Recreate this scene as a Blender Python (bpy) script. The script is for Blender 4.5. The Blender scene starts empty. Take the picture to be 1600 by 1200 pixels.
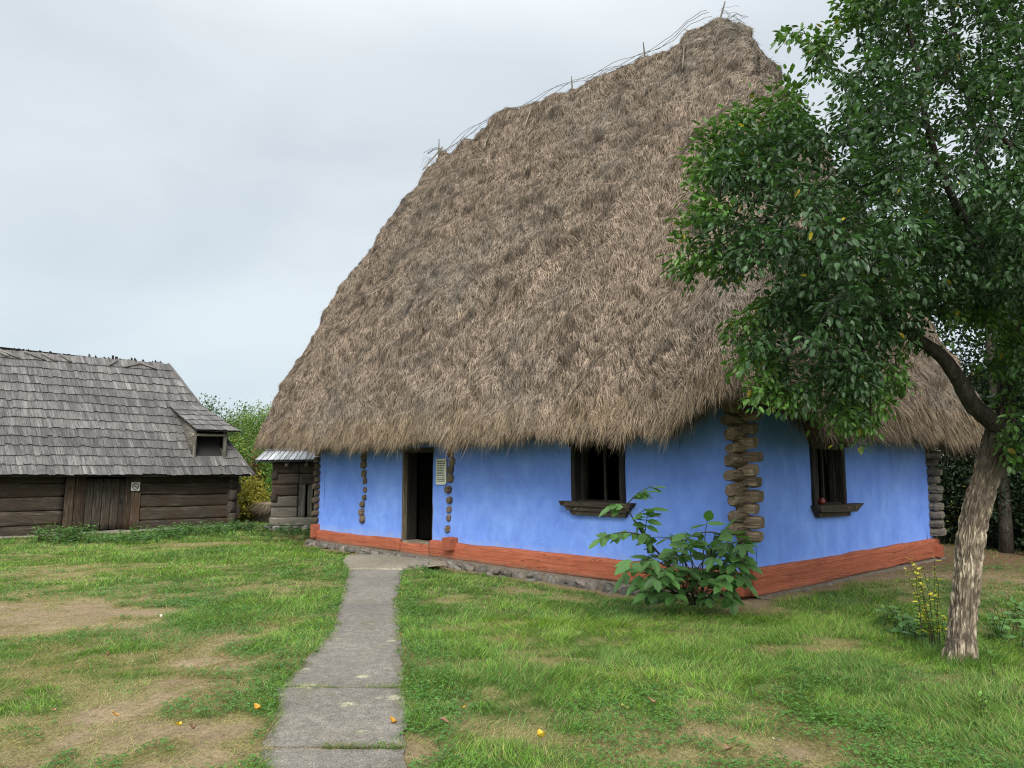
import bpy, math, random
import numpy as np
rng = np.random.default_rng(7); random.seed(7)
R = math.radians
scene = bpy.context.scene
# ---------------------------------------------------------------- camera
F, H, TH = 1130.0, 1.6, R(7.2)          # focal length in photo pixels, eye height, upward tilt
cam_d = bpy.data.cameras.new('camera'); cam = bpy.data.objects.new('camera', cam_d)
scene.collection.objects.link(cam); scene.camera = cam
cam.location = (0, 0, H); cam.rotation_euler = (R(90) + TH, 0, 0)
cam_d.sensor_width = 36; cam_d.lens = 36 * F / 1600; cam_d.clip_start = .05; cam_d.clip_end = 3000
# ---------------------------------------------------------------- world, sun, exposure
SUN_EL, SUN_AZ = R(37), R(180)          # azimuth clockwise from +Y (camera looks along +Y)
SD = np.array([math.sin(SUN_AZ)*math.cos(SUN_EL), math.cos(SUN_AZ)*math.cos(SUN_EL), math.sin(SUN_EL)])
world = bpy.data.worlds.new("World"); scene.world = world; world.use_nodes = True
nt = world.node_tree; nt.nodes.clear()
def wn(t, **k):
    n = nt.nodes.new(t)
    for a, b in k.items(): setattr(n, a, b)
    return n
L = nt.links.new
out = wn('ShaderNodeOutputWorld'); bg = wn('ShaderNodeBackground'); L(bg.outputs[0], out.inputs[0])
tc = wn('ShaderNodeTexCoord'); nrm = wn('ShaderNodeVectorMath', operation='NORMALIZE'); L(tc.outputs['Generated'], nrm.inputs[0])
sep = wn('ShaderNodeSeparateXYZ'); L(nrm.outputs[0], sep.inputs[0])
# overcast luminance: bright zenith, duller horizon
lum = wn('ShaderNodeValToRGB'); L(sep.outputs['Z'], lum.inputs[0]); cr = lum.color_ramp
cr.elements[0].position = 0.0; cr.elements[0].color = (.70, .78, .84, 1)
cr.elements[1].position = 1.0; cr.elements[1].color = (1.50, 1.56, 1.62, 1)
for p, c in ((.10, (.655, .74, .795)), (.28, (.665, .73, .78)), (.52, (.72, .775, .81)), (.72, (1.1, 1.15, 1.2))):
    el = cr.elements.new(p); el.color = (*c, 1)
mp = wn('ShaderNodeMapping'); mp.inputs['Scale'].default_value = (1, 1, 2.6); L(nrm.outputs[0], mp.inputs[0])
nz = wn('ShaderNodeTexNoise'); nz.inputs['Scale'].default_value = 1.9; nz.inputs['Detail'].default_value = 6; nz.inputs['Roughness'].default_value = .5; nz.inputs['Distortion'].default_value = .35
L(mp.outputs[0], nz.inputs['Vector'])
cl = wn('ShaderNodeValToRGB'); L(nz.outputs[0], cl.inputs[0])
cl.color_ramp.elements[0].position = .30; cl.color_ramp.elements[0].color = (.87, .89, .92, 1)
cl.color_ramp.elements[1].position = .70; cl.color_ramp.elements[1].color = (1.13, 1.12, 1.10, 1)
mul = wn('ShaderNodeMixRGB', blend_type='MULTIPLY'); mul.inputs[0].default_value = 1; L(lum.outputs[0], mul.inputs[1]); L(cl.outputs[0], mul.inputs[2])
# broad bright cloud round the hidden sun
dt = wn('ShaderNodeVectorMath', operation='DOT_PRODUCT'); dt.inputs[1].default_value = tuple(SD); L(nrm.outputs[0], dt.inputs[0])
gl = wn('ShaderNodeMapRange'); gl.inputs['From Min'].default_value = 0.1; gl.inputs['From Max'].default_value = 1; gl.inputs['To Min'].default_value = 0; gl.inputs['To Max'].default_value = 1.3; gl.interpolation_type = 'SMOOTHSTEP'
L(dt.outputs['Value'], gl.inputs['Value'])
ad = wn('ShaderNodeMixRGB', blend_type='ADD'); ad.inputs[0].default_value = 1; L(mul.outputs[0], ad.inputs[1]); L(gl.outputs[0], ad.inputs[2])
sky = wn('ShaderNodeTexSky'); sky.sky_type = 'NISHITA'; sky.sun_disc = False; sky.sun_elevation = SUN_EL; sky.sun_rotation = SUN_AZ
sk = wn('ShaderNodeMixRGB', blend_type='MIX'); sk.inputs[0].default_value = .012; L(ad.outputs[0], sk.inputs[1]); L(sky.outputs[0], sk.inputs[2])
L(sk.outputs[0], bg.inputs[0]); bg.inputs[1].default_value = 1.0
sun_d = bpy.data.lights.new('sun', 'SUN'); sun_d.energy = 2.9; sun_d.angle = R(24); sun_d.color = (1, .955, .88)
sun = bpy.data.objects.new('sun', sun_d); scene.collection.objects.link(sun)
sun.rotation_euler = (math.pi/2 - SUN_EL, 0, math.pi - SUN_AZ)
scene.view_settings.view_transform = 'Standard'; scene.view_settings.look = 'None'
scene.view_settings.exposure = 0.0; scene.view_settings.gamma = 1
scene.cycles.max_bounces = 6; scene.cycles.diffuse_bounces = 3; scene.cycles.glossy_bounces = 2; scene.cycles.transmission_bounces = 3
scene.cycles.use_denoising = True; scene.cycles.denoising_prefilter = 'NONE'; scene.cycles.denoising_input_passes = 'RGB_ALBEDO_NORMAL'; scene.cycles.filter_width = 1.15; scene.cycles.sample_clamp_indirect = 4

# ---------------------------------------------------------------- numeric helpers
def hsh(ix, iy, iz, s):
    h = (ix.astype(np.int64)*374761393 + iy.astype(np.int64)*668265263 + iz.astype(np.int64)*2147483647 + s*974634777) & 0xffffffff
    h = ((h ^ (h >> 13))*1274126177) & 0xffffffff
    return ((h ^ (h >> 16)) & 0xffffff)/float(0xffffff)
def vnoise(x, y, z=None, s=0):
    x = np.asarray(x, float); y = np.asarray(y, float); z = np.zeros_like(x) if z is None else np.asarray(z, float)
    ix, iy, iz = np.floor(x), np.floor(y), np.floor(z); fx, fy, fz = x-ix, y-iy, z-iz
    fx, fy, fz = [q*q*(3-2*q) for q in (fx, fy, fz)]; r = 0
    for a in (0, 1):
        for b in (0, 1):
            for c in (0, 1):
                r = r + hsh(ix+a, iy+b, iz+c, s)*(fx if a else 1-fx)*(fy if b else 1-fy)*(fz if c else 1-fz)
    return r*2-1
def fbm(x, y, z=None, s=0, o=3):
    r = 0; a = 1; t = 0
    z = np.zeros_like(np.asarray(x, float)) if z is None else z
    for k in range(o):
        r = r + a*vnoise(x*2**k, y*2**k, z*2**k, s+k*17); t += a; a *= .5
    return r/t
def sm(a, b, x): q = np.clip((x-a)/(b-a), 0, 1); return q*q*(3-2*q)
def unit(v): return v/np.maximum(np.linalg.norm(v, axis=-1, keepdims=True), 1e-9)
def in_poly(px, py, poly):
    px = np.asarray(px, float); py = np.asarray(py, float); r = np.zeros(px.shape, bool); n = len(poly)
    for i in range(n):
        x1, y1 = poly[i]; x2, y2 = poly[(i+1) % n]
        if y1 == y2: continue
        c = ((y1 > py) != (y2 > py)) & (px < (x2-x1)*(py-y1)/(y2-y1)+x1); r ^= c
    return r
def poly_dist(px, py, poly):
    d = np.full(np.shape(px), 1e9); n = len(poly)
    for i in range(n):
        a = np.array(poly[i], float); b = np.array(poly[(i+1) % n], float); ab = b-a
        t = np.clip(((px-a[0])*ab[0]+(py-a[1])*ab[1])/max(ab@ab, 1e-9), 0, 1)
        d = np.minimum(d, np.hypot(px-a[0]-t*ab[0], py-a[1]-t*ab[1]))
    return d
ct, st = math.cos(TH), math.sin(TH)
def ray(x, y):
    u = (x-800)/F; v = (600-y)/F; return np.array([u, ct-v*st, st+v*ct])
def gpt(x, y, z=0.0):
    r = ray(x, y); return np.array([0, 0, H]) + r*(z-H)/r[2]
def at(x, y, Y):                      # point seen at photo pixel (x, y) standing Y metres ahead
    r = ray(x, y); return np.array([0, 0, H]) + r*Y/r[1]
def onto(x, y, P0, n):
    r = ray(x, y); O = np.array([0, 0, H]); return O + r*(np.dot(P0-O, n)/np.dot(r, n))
def proj(p):
    q = np.asarray(p, float)-np.array([0, 0, H]); dd = q[..., 1]*ct+q[..., 2]*st; up = -q[..., 1]*st+q[..., 2]*ct
    return 800+F*q[..., 0]/dd, 600-F*up/dd, dd

# ---------------------------------------------------------------- mesh helpers
def link(o, parent=None):
    scene.collection.objects.link(o)
    if parent is not None: o.parent = parent
    return o
def mesh(name, V, faces, mat, parent=None, col=None, uv=None, smooth=False, matidx=None, origin=None):
    """faces: list of int arrays (N x k)"""
    V = np.asarray(V, np.float32)
    if origin is not None: V = V - np.asarray(origin, np.float32)
    me = bpy.data.meshes.new(name)
    faces = [np.asarray(f, np.int32) for f in faces if len(f)]
    me.vertices.add(len(V)); me.vertices.foreach_set('co', V.ravel())
    idx = np.concatenate([f.ravel() for f in faces]); cnt = np.concatenate([np.full(len(f), f.shape[1], np.int32) for f in faces])
    me.loops.add(len(idx)); me.loops.foreach_set('vertex_index', idx)
    me.polygons.add(len(cnt)); me.polygons.foreach_set('loop_start', np.concatenate([[0], np.cumsum(cnt)[:-1]]).astype(np.int32))
    me.polygons.foreach_set('use_smooth', np.full(len(cnt), bool(smooth)))
    for m in (mat if isinstance(mat, (list, tuple)) else [mat]): me.materials.append(m)
    if matidx is not None: me.polygons.foreach_set('material_index', np.asarray(matidx, np.int32))
    if col is not None:
        a = me.attributes.new('col', 'FLOAT_COLOR', 'POINT'); c = np.ones((len(V), 4), np.float32); c[:, :3] = col
        a.data.foreach_set('color', c.ravel())
    if uv is not None:
        l = me.uv_layers.new(name='UVMap'); l.data.foreach_set('uv', np.asarray(uv, np.float32)[idx].ravel())
    me.update(calc_edges=True); me.validate(verbose=False)
    o = bpy.data.objects.new(name, me); link(o, parent)
    if origin is not None: o.location = tuple(float(q) for q in origin)
    return o
def tag(o, label=None, cat=None, group=None, kind=None):
    for k, v in (('label', label), ('category', cat), ('group', group), ('kind', kind)):
        if v: o[k] = v
    return o
def thing(name, loc, label, cat, group=None):
    o = bpy.data.objects.new(name, None); o.empty_display_size = .2; scene.collection.objects.link(o)
    o.location = tuple(float(q) for q in loc); return tag(o, label, cat, group)
def put(o, root):                     # parts are modelled in world space; keep them there under their thing
    o.parent = root; o.location = o.location - root.location if root.type == 'EMPTY' else o.location
    return o
class MB:
    def __init__(s): s.v = []; s.q = []; s.t = []; s.c = []; s.u = []; s.n = 0
    def add(s, V, Q=None, T=None, col=(1, 1, 1), uv=None):
        V = np.asarray(V, float)
        s.v.append(V); c = np.asarray(col, float); s.c.append(np.broadcast_to(c, (len(V), 3)) if c.ndim == 1 else c)
        s.u.append(np.zeros((len(V), 2)) if uv is None else np.asarray(uv, float))
        if Q is not None and len(Q): s.q.append(np.asarray(Q, int)+s.n)
        if T is not None and len(T): s.t.append(np.asarray(T, int)+s.n)
        s.n += len(V)
    def build(s, name, mat, root=None, smooth=False, origin=None):
        f = []
        if s.q: f.append(np.concatenate(s.q))
        if s.t: f.append(np.concatenate(s.t))
        o = mesh(name, np.concatenate(s.v), f, mat, None, np.concatenate(s.c), np.concatenate(s.u), smooth, origin=origin)
        if root is not None: put(o, root)
        return o
def beam(mb, p0, p1, up, w, h, seed=0, amp=.006, n=None, rnd=.35, taper=1.0, col=(1, 1, 1), sag=0, bulge=0, uvo=None):
    """irregular rounded-rectangle timber from p0 to p1 with end caps; w across, h along up"""
    p0 = np.asarray(p0, float); p1 = np.asarray(p1, float); ln = np.linalg.norm(p1-p0); ax = (p1-p0)/ln
    up = np.asarray(up, float); up = up-ax*(up@ax); up /= np.linalg.norm(up); sd = np.cross(ax, up)
    n = n or max(2, int(ln/.12)+1); K = 16
    a = (np.arange(K)+.5)/K*2*math.pi; ex = rnd
    cs, sn = np.cos(a), np.sin(a); X = np.sign(cs)*np.abs(cs)**ex*.5; Y = np.sign(sn)*np.abs(sn)**ex*.5
    us = np.linspace(0, 1, n); V = []; UV = []
    per = np.cumsum(np.hypot(np.diff(np.r_[X, X[0]])*w, np.diff(np.r_[Y, Y[0]])*h)); per = np.r_[0, per[:-1]]
    o = seed*3.17 if uvo is None else uvo
    for i, u in enumerate(us):
        sc = 1+(taper-1)*u; e = .93 if i in (0, n-1) else 1
        nz_ = fbm(X*6+o, np.full(K, u*ln*1.7)+Y*3, Y*6, seed, 3)*amp*2
        rad = np.stack([X*w*sc*e, Y*h*sc*e], 1); rr = unit(rad); rad = rad + rr*nz_[:, None]
        c = p0+ax*ln*u + up*(-sag*4*u*(1-u))
        V.append(c+rad[:, :1]*sd+rad[:, 1:]*up*(1+bulge*math.sin(math.pi*u))); UV.append(np.stack([np.full(K, u*ln+o), per+o*.7], 1))
    V.append(p0[None]-ax*.004); V.append(p1[None]+ax*.004); UV.append(np.array([[o, o]])); UV.append(np.array([[o+1, o]]))
    V = np.concatenate(V); UV = np.concatenate(UV)
    i, k = np.meshgrid(np.arange(n-1), np.arange(K), indexing='ij'); k2 = (k+1) % K
    Q = np.stack([i*K+k, i*K+k2, (i+1)*K+k2, (i+1)*K+k], -1).reshape(-1, 4)
    k = np.arange(K); k2 = (k+1) % K
    T = np.concatenate([np.stack([np.full(K, n*K), k2, k], 1), np.stack([np.full(K, n*K+1), (n-1)*K+k, (n-1)*K+k2], 1)])
    mb.add(V, Q, T, col, UV)
def tube(mb, pts, rad, K=8, seed=0, amp=0.0, col=(1, 1, 1), close=True):
    pts = np.asarray(pts, float); n = len(pts); rad = np.broadcast_to(rad, (n,)).astype(float)
    tg = unit(np.gradient(pts, axis=0)); ref = np.array([.31, .2, .93]) if abs(tg[0, 2]) < .8 else np.array([.9, .3, .1])
    a = unit(np.cross(tg, ref)); b = np.cross(tg, a); th = np.arange(K)/K*2*math.pi
    off = a[:, None]*np.cos(th)[None, :, None]+b[:, None]*np.sin(th)[None, :, None]
    r = rad[:, None]*np.ones(K)
    if amp: r = r*(1+amp*fbm(np.cos(th)[None]*1.5+np.zeros((n, 1)), np.sin(th)[None]*1.5+np.zeros((n, 1)), np.arange(n)[:, None]*.35+np.zeros(K), seed, 2))
    V = (pts[:, None]+off*r[..., None]).reshape(-1, 3)
    ln = np.r_[0, np.cumsum(np.linalg.norm(np.diff(pts, axis=0), axis=1))]
    UV = np.stack([np.repeat(ln, K), np.tile(np.arange(K)/K, n)*rad.mean()*6.28], 1)
    i, k = np.meshgrid(np.arange(n-1), np.arange(K), indexing='ij'); k2 = (k+1) % K
    Q = np.stack([i*K+k, i*K+k2, (i+1)*K+k2, (i+1)*K+k], -1).reshape(-1, 4); T = None
    if close:
        V = np.concatenate([V, pts[:1], pts[-1:]]); UV = np.concatenate([UV, [[0, 0], [0, 0]]]); k = np.arange(K); k2 = (k+1) % K
        T = np.concatenate([np.stack([np.full(K, n*K), k2, k], 1), np.stack([np.full(K, n*K+1), (n-1)*K+k, (n-1)*K+k2], 1)])
    mb.add(V, Q, T, col, UV)
def boxv(mb, c, ax, ay, az, lx, ly, lz, col=(1, 1, 1)):
    c = np.asarray(c, float); V = []; UV = []
    for i in (-.5, .5):
        for j in (-.5, .5):
            for k in (-.5, .5): V.append(c+ax*i*lx+ay*j*ly+az*k*lz); UV.append(((i+.5)*lx, (k+.5)*lz+(j+.5)*ly))
    Q = [(0, 1, 3, 2), (4, 6, 7, 5), (0, 4, 5, 1), (2, 3, 7, 6), (0, 2, 6, 4), (1, 5, 7, 3)]
    mb.add(np.array(V), Q, None, col, UV)
def prism(mb, poly, P0, ax, ay, nrm_, d0, d1, col=(1, 1, 1)):
    """polygon (x, y) in the plane P0 + x ax + y ay, thick from d0 to d1 along nrm_"""
    poly = np.asarray(poly, float); n = len(poly)
    A = P0+poly[:, :1]*ax+poly[:, 1:]*ay; V = np.concatenate([A+nrm_*d0, A+nrm_*d1]); UV = np.concatenate([poly, poly+.3])
    k = np.arange(n); k2 = (k+1) % n
    c0 = V[:n].mean(0); c1 = V[n:].mean(0); V = np.concatenate([V, [c0, c1]]); UV = np.concatenate([UV, poly.mean(0)[None], poly.mean(0)[None]])
    mb.add(V, np.stack([k, k2, n+k2, n+k], 1), np.concatenate([np.stack([np.full(n, 2*n), k2, k], 1), np.stack([np.full(n, 2*n+1), n+k, n+k2], 1)]), col, UV)
def blades(P, D, S, ln, wd, bend, col, colt=None):
    """tapering two-segment blades: root P, direction D, width direction S, bend vector at the tip"""
    n = len(P); ln = ln[:, None]; wd = wd[:, None]
    m = P+D*ln*.5+bend*ln*.25; t = P+D*ln+bend*ln
    V = np.stack([P-S*wd*.5, P+S*wd*.5, m-S*wd*.38, m+S*wd*.38, t], 1).reshape(-1, 3)
    b = np.arange(n)[:, None]*5; Q = b+np.array([0, 1, 3, 2]); T = b+np.array([2, 3, 4])
    C = np.repeat(col, 5, axis=0) if colt is None else np.stack([col, col, (col+colt)/2, (col+colt)/2, colt], 1).reshape(-1, 3)
    return V, Q, T, C
def leaves(P, A, N, ln, wd, fold=.18, droop=.15):
    """pointed oval leaves with a sunken midrib; A axis, N normal"""
    A = unit(A); N = unit(N-A*np.sum(A*N, 1, keepdims=True)); S = np.cross(A, N); n = len(P); ln = ln[:, None]; wd = wd[:, None]
    q = lambda a, s, z: P+A*ln*a+S*wd*s+N*(wd*z-ln*droop*a*a)
    V = np.stack([q(0, 0, 0), q(.28, .42, 0), q(.68, .36, 0), q(1, 0, 0), q(.68, -.36, 0), q(.28, -.42, 0), q(.3, 0, -fold), q(.68, 0, -fold)], 1).reshape(-1, 3)
    b = np.arange(n)[:, None]*8
    Q = np.concatenate([b+np.array([1, 2, 7, 6]), b+np.array([6, 7, 4, 5])]); T = np.concatenate([b+np.array(k) for k in ([0, 1, 6], [0, 6, 5], [2, 3, 7], [7, 3, 4])])
    return V, Q, T

# ---------------------------------------------------------------- materials
def newmat(name):
    m = bpy.data.materials.new(name); m.use_nodes = True; t = m.node_tree; b = t.nodes['Principled BSDF']; return m, t, b
def N(t, ty, **k):
    n = t.nodes.new(ty)
    for a, v in k.items():
        if a in n.inputs: n.inputs[a].default_value = v
        else: setattr(n, a, v)
    return n
def mixc(t, fac, a, b, mode='MIX'):
    m = t.nodes.new('ShaderNodeMixRGB'); m.blend_type = mode
    for i, v in ((0, fac), (1, a), (2, b)):
        if hasattr(v, 'is_linked') or hasattr(v, 'links'): t.links.new(v, m.inputs[i])
        else: m.inputs[i].default_value = v if i == 0 else (*v, 1)
    return m.outputs[0]
def ramp(t, src, stops):
    r = t.nodes.new('ShaderNodeValToRGB'); t.links.new(src, r.inputs[0]); e = r.color_ramp.elements
    e[0].position, e[0].color = stops[0][0], (*stops[0][1], 1); e[1].position, e[1].color = stops[-1][0], (*stops[-1][1], 1)
    for p, c in stops[1:-1]: q = e.new(p); q.color = (*c, 1)
    return r.outputs[0]
def noise(t, vec, scale, detail=4, rough=.55, dist=0, sc3=None):
    if sc3 is not None:
        mp = N(t, 'ShaderNodeMapping'); mp.inputs['Scale'].default_value = sc3; t.links.new(vec, mp.inputs[0]); vec = mp.outputs[0]
    n = N(t, 'ShaderNodeTexNoise'); n.inputs['Scale'].default_value = scale; n.inputs['Detail'].default_value = detail
    n.inputs['Roughness'].default_value = rough; n.inputs['Distortion'].default_value = dist; t.links.new(vec, n.inputs['Vector']); return n.outputs[0]
def bump(t, b, h, strength, dist=.01):
    n = N(t, 'ShaderNodeBump'); n.inputs['Strength'].default_value = strength; n.inputs['Distance'].default_value = dist
    t.links.new(h, n.inputs['Height']); t.links.new(n.outputs[0], b.inputs['Normal'])
def obj_co(t): return N(t, 'ShaderNodeTexCoord').outputs['Object']
def attr(t):
    a = N(t, 'ShaderNodeAttribute'); a.attribute_name = 'col'; return a.outputs['Color']
G3 = lambda v: (v, v, v)
def mat_attr(name, rough=.8, spec=.3, var=.25, vscale=30, bmp=0, trans=0):
    m, t, b = newmat(name); c = attr(t); co = obj_co(t)
    n = noise(t, co, vscale, 3); c = mixc(t, 1, c, ramp(t, n, [(.3, G3(1-var)), (.7, G3(1+var))]), 'MULTIPLY')
    t.links.new(c, b.inputs['Base Color']); b.inputs['Roughness'].default_value = rough; b.inputs['Specular IOR Level'].default_value = spec
    if bmp: bump(t, b, n, bmp)
    if trans:
        tr = N(t, 'ShaderNodeBsdfTranslucent'); mx = N(t, 'ShaderNodeMixShader'); mx.inputs[0].default_value = trans
        cc = mixc(t, 1, c, (1.3, 1.5, .55), 'MULTIPLY'); t.links.new(cc, tr.inputs[0])
        t.links.new(b.outputs[0], mx.inputs[1]); t.links.new(tr.outputs[0], mx.inputs[2]); t.links.new(mx.outputs[0], t.nodes['Material Output'].inputs[0])
    return m
def mat_wood(name, dark, mid, light, rough=.85, bmp=.8, stain=None):
    m, t, b = newmat(name); uv = N(t, 'ShaderNodeTexCoord').outputs['UV']
    g = noise(t, uv, 1, 8, .65, .6, (2.2, 38, 1)); g2 = noise(t, uv, 1, 4, .6, .3, (.9, 6, 1)); cr_ = noise(t, uv, 1, 5, .6, 1.2, (1.1, 15, 1))
    c = ramp(t, g, [(.28, dark), (.52, mid), (.75, light)])
    c = mixc(t, 1, c, ramp(t, g2, [(.3, G3(.68)), (.7, G3(1.25))]), 'MULTIPLY')
    crk = ramp(t, cr_, [(.485, G3(1)), (.5, G3(.25)), (.515, G3(1))]); c = mixc(t, .8, c, crk, 'MULTIPLY')
    if stain: c = mixc(t, ramp(t, noise(t, obj_co(t), 2.2, 4, .6), [(.45, G3(0)), (.65, G3(.7))]), c, stain)
    c = mixc(t, 1, c, attr(t), 'MULTIPLY')
    t.links.new(c, b.inputs['Base Color']); b.inputs['Roughness'].default_value = rough; b.inputs['Specular IOR Level'].default_value = .25
    hh = mixc(t, 1, g, crk, 'MULTIPLY'); bump(t, b, hh, bmp, .012); return m
def mat_bark(name, dark, mid, light):
    m, t, b = newmat(name); co = obj_co(t)
    g = noise(t, co, 1, 8, .7, .5, (26, 26, 7)); g2 = noise(t, co, 3, 3); c = ramp(t, g, [(.3, dark), (.5, mid), (.72, light)])
    c = mixc(t, 1, c, ramp(t, g2, [(.3, G3(.75)), (.7, G3(1.2))]), 'MULTIPLY'); c = mixc(t, 1, c, attr(t), 'MULTIPLY')
    t.links.new(c, b.inputs['Base Color']); b.inputs['Roughness'].default_value = .9; bump(t, b, g, .7, .015); return m
M = {}
M['thatch'] = mat_attr('straw_thatch', .75, .25, .12, 25)
M['thatch_core'] = mat_attr('packed_straw', .95, .1, .45, 14, .9)
M['grass'] = mat_attr('grass_blades', .55, .35, .15, 6, trans=.3)
M['leaf'] = mat_attr('tree_leaves', .42, .5, .12, 12, trans=.26)
M['leaf_soft'] = mat_attr('soft_leaves', .5, .4, .12, 12, trans=.3)
M['stone'] = mat_attr('field_stone', .9, .25, .35, 16, .6)
M['clay'] = mat_attr('clay_mortar', .95, .1, .3, 14, .7)
M['old_wood'] = mat_wood('weathered_log', (.014, .011, .009), (.066, .055, .044), (.20, .175, .145), stain=(.06, .038, .024))
M['grey_wood'] = mat_wood('grey_weathered_wood', (.05, .045, .038), (.16, .145, .12), (.33, .30, .26))
M['dark_wood'] = mat_wood('dark_window_wood', (.008, .007, .006), (.03, .026, .021), (.085, .075, .06))
M['log_end'] = mat_wood('cut_log_wood', (.06, .042, .028), (.20, .155, .110), (.40, .335, .255), bmp=1)
M['shingle'] = mat_wood('grey_shingle', (.06, .056, .053), (.14, .132, .127), (.245, .232, .222), rough=.7, bmp=.7)
M['bark'] = mat_bark('plum_bark', (.015, .012, .009), (.085, .070, .053), (.27, .24, .19))
M['twig'] = mat_bark('dark_branch', (.012, .009, .006), (.035, .028, .02), (.08, .065, .048))
M['dark_in'], t_, b_ = newmat('dark_interior_shade'); b_.inputs['Base Color'].default_value = (.012, .010, .009, 1); b_.inputs['Roughness'].default_value = 1; b_.inputs['Specular IOR Level'].default_value = 0  # near-black base colour stands in for the shade inside rooms and dormer
def mat_plaster():
    m, t, b = newmat('blue_limewash'); co = obj_co(t)
    n1 = noise(t, co, .9, 5, .55, .4); n2 = noise(t, co, 4, 6, .65, .6, (1, 1, .75)); n3 = noise(t, co, 40, 4, .6)
    c = ramp(t, n1, [(.25, (.135, .255, .71)), (.5, (.172, .305, .78)), (.78, (.215, .37, .85))])
    c = mixc(t, 1, c, ramp(t, n2, [(.3, (.84, .86, .92)), (.7, (1.12, 1.10, 1.04))]), 'MULTIPLY')
    # hairline cracks and a few scuffs down to the lighter coat
    vr = N(t, 'ShaderNodeTexVoronoi', feature='DISTANCE_TO_EDGE'); vr.inputs['Scale'].default_value = 1.1
    dv = mixc(t, .12, co, N(t, 'ShaderNodeTexNoise').outputs['Color']); t.links.new(dv, vr.inputs['Vector'])
    ck = ramp(t, vr.outputs[0], [(0, G3(.72)), (.006, G3(1))]); msk = ramp(t, n1, [(.5, G3(0)), (.6, G3(.6))]); c = mixc(t, msk, c, mixc(t, 1, c, ck, 'MULTIPLY'))
    stn = noise(t, co, 1.6, 5, .65, .3, (1, 1, .22)); c = mixc(t, ramp(t, stn, [(.55, G3(0)), (.75, G3(.35))]), c, (.10, .20, .52)); sc = noise(t, co, 3.1, 6, .75, 1.5, (1, 1, 2.2)); c = mixc(t, ramp(t, sc, [(.70, G3(0)), (.74, G3(.45))]), c, (.24, .36, .72))
    sd = noise(t, co, 4.3, 6, .75, 1.2); c = mixc(t, ramp(t, sd, [(.72, G3(0)), (.77, G3(.5))]), c, (.07, .10, .22))
    t.links.new(c, b.inputs['Base Color']); b.inputs['Roughness'].default_value = .93; b.inputs['Specular IOR Level'].default_value = .15
    z = N(t, 'ShaderNodeSeparateXYZ'); t.links.new(co, z.inputs[0]); sp = noise(t, co, 7, 6, .75, .4)
    low = ramp(t, mixc(t, 1, ramp(t, z.outputs['Z'], [(.30, G3(1)), (.62, G3(0))]), sp, 'MULTIPLY'), [(.30, G3(0)), (.52, G3(.55))]); c = mixc(t, low, c, (.30, .36, .56))
    ch = noise(t, co, 11, 5, .8, .6); c = mixc(t, ramp(t, ch, [(.735, G3(0)), (.755, G3(.75))]), c, (.42, .46, .60))
    t.links.new(c, b.inputs['Base Color']); h = mixc(t, .4, mixc(t, .5, n2, n3), n1); bump(t, b, h, .6, .03); return m
M['plaster'] = mat_plaster()
def mat_red():
    m, t, b = newmat('red_ochre_paint'); uv = N(t, 'ShaderNodeTexCoord').outputs['UV']; co = obj_co(t)
    g = noise(t, uv, 1, 7, .65, .7, (1.6, 24, 1)); c = ramp(t, g, [(.2, (.25, .064, .033)), (.5, (.36, .104, .053)), (.8, (.46, .155, .088))])
    cr_ = noise(t, uv, 1, 4, .6, .8, (.45, 5, 1)); crk = ramp(t, cr_, [(.493, G3(1)), (.5, G3(.2)), (.507, G3(1))]); c = mixc(t, ramp(t, noise(t, co, 1.7, 3), [(.45, G3(.1)), (.6, G3(.85))]), c, mixc(t, 1, c, crk, 'MULTIPLY')); c = mixc(t, ramp(t, noise(t, co, 5, 5, .7, .5), [(.5, G3(0)), (.75, G3(.4))]), c, (.20, .075, .045))
    pe = noise(t, co, 9, 6, .7, .8); c = mixc(t, ramp(t, pe, [(.62, G3(0)), (.68, G3(.6))]), c, (.46, .27, .18)); mz = N(t, 'ShaderNodeSeparateXYZ'); t.links.new(co, mz.inputs[0]); mud = noise(t, co, 6, 5, .7); c = mixc(t, ramp(t, mixc(t, 1, ramp(t, mz.outputs['Z'], [(.02, G3(1)), (.16, G3(0))]), mud, 'MULTIPLY'), [(.25, G3(0)), (.6, G3(.7))]), c, (.20, .15, .10))
    c = mixc(t, 1, c, attr(t), 'MULTIPLY')
    t.links.new(c, b.inputs['Base Color']); b.inputs['Roughness'].default_value = .85; b.inputs['Specular IOR Level'].default_value = .25
    bump(t, b, mixc(t, 1, g, crk, 'MULTIPLY'), .9, .02); return m
M['red'] = mat_red()
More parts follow.
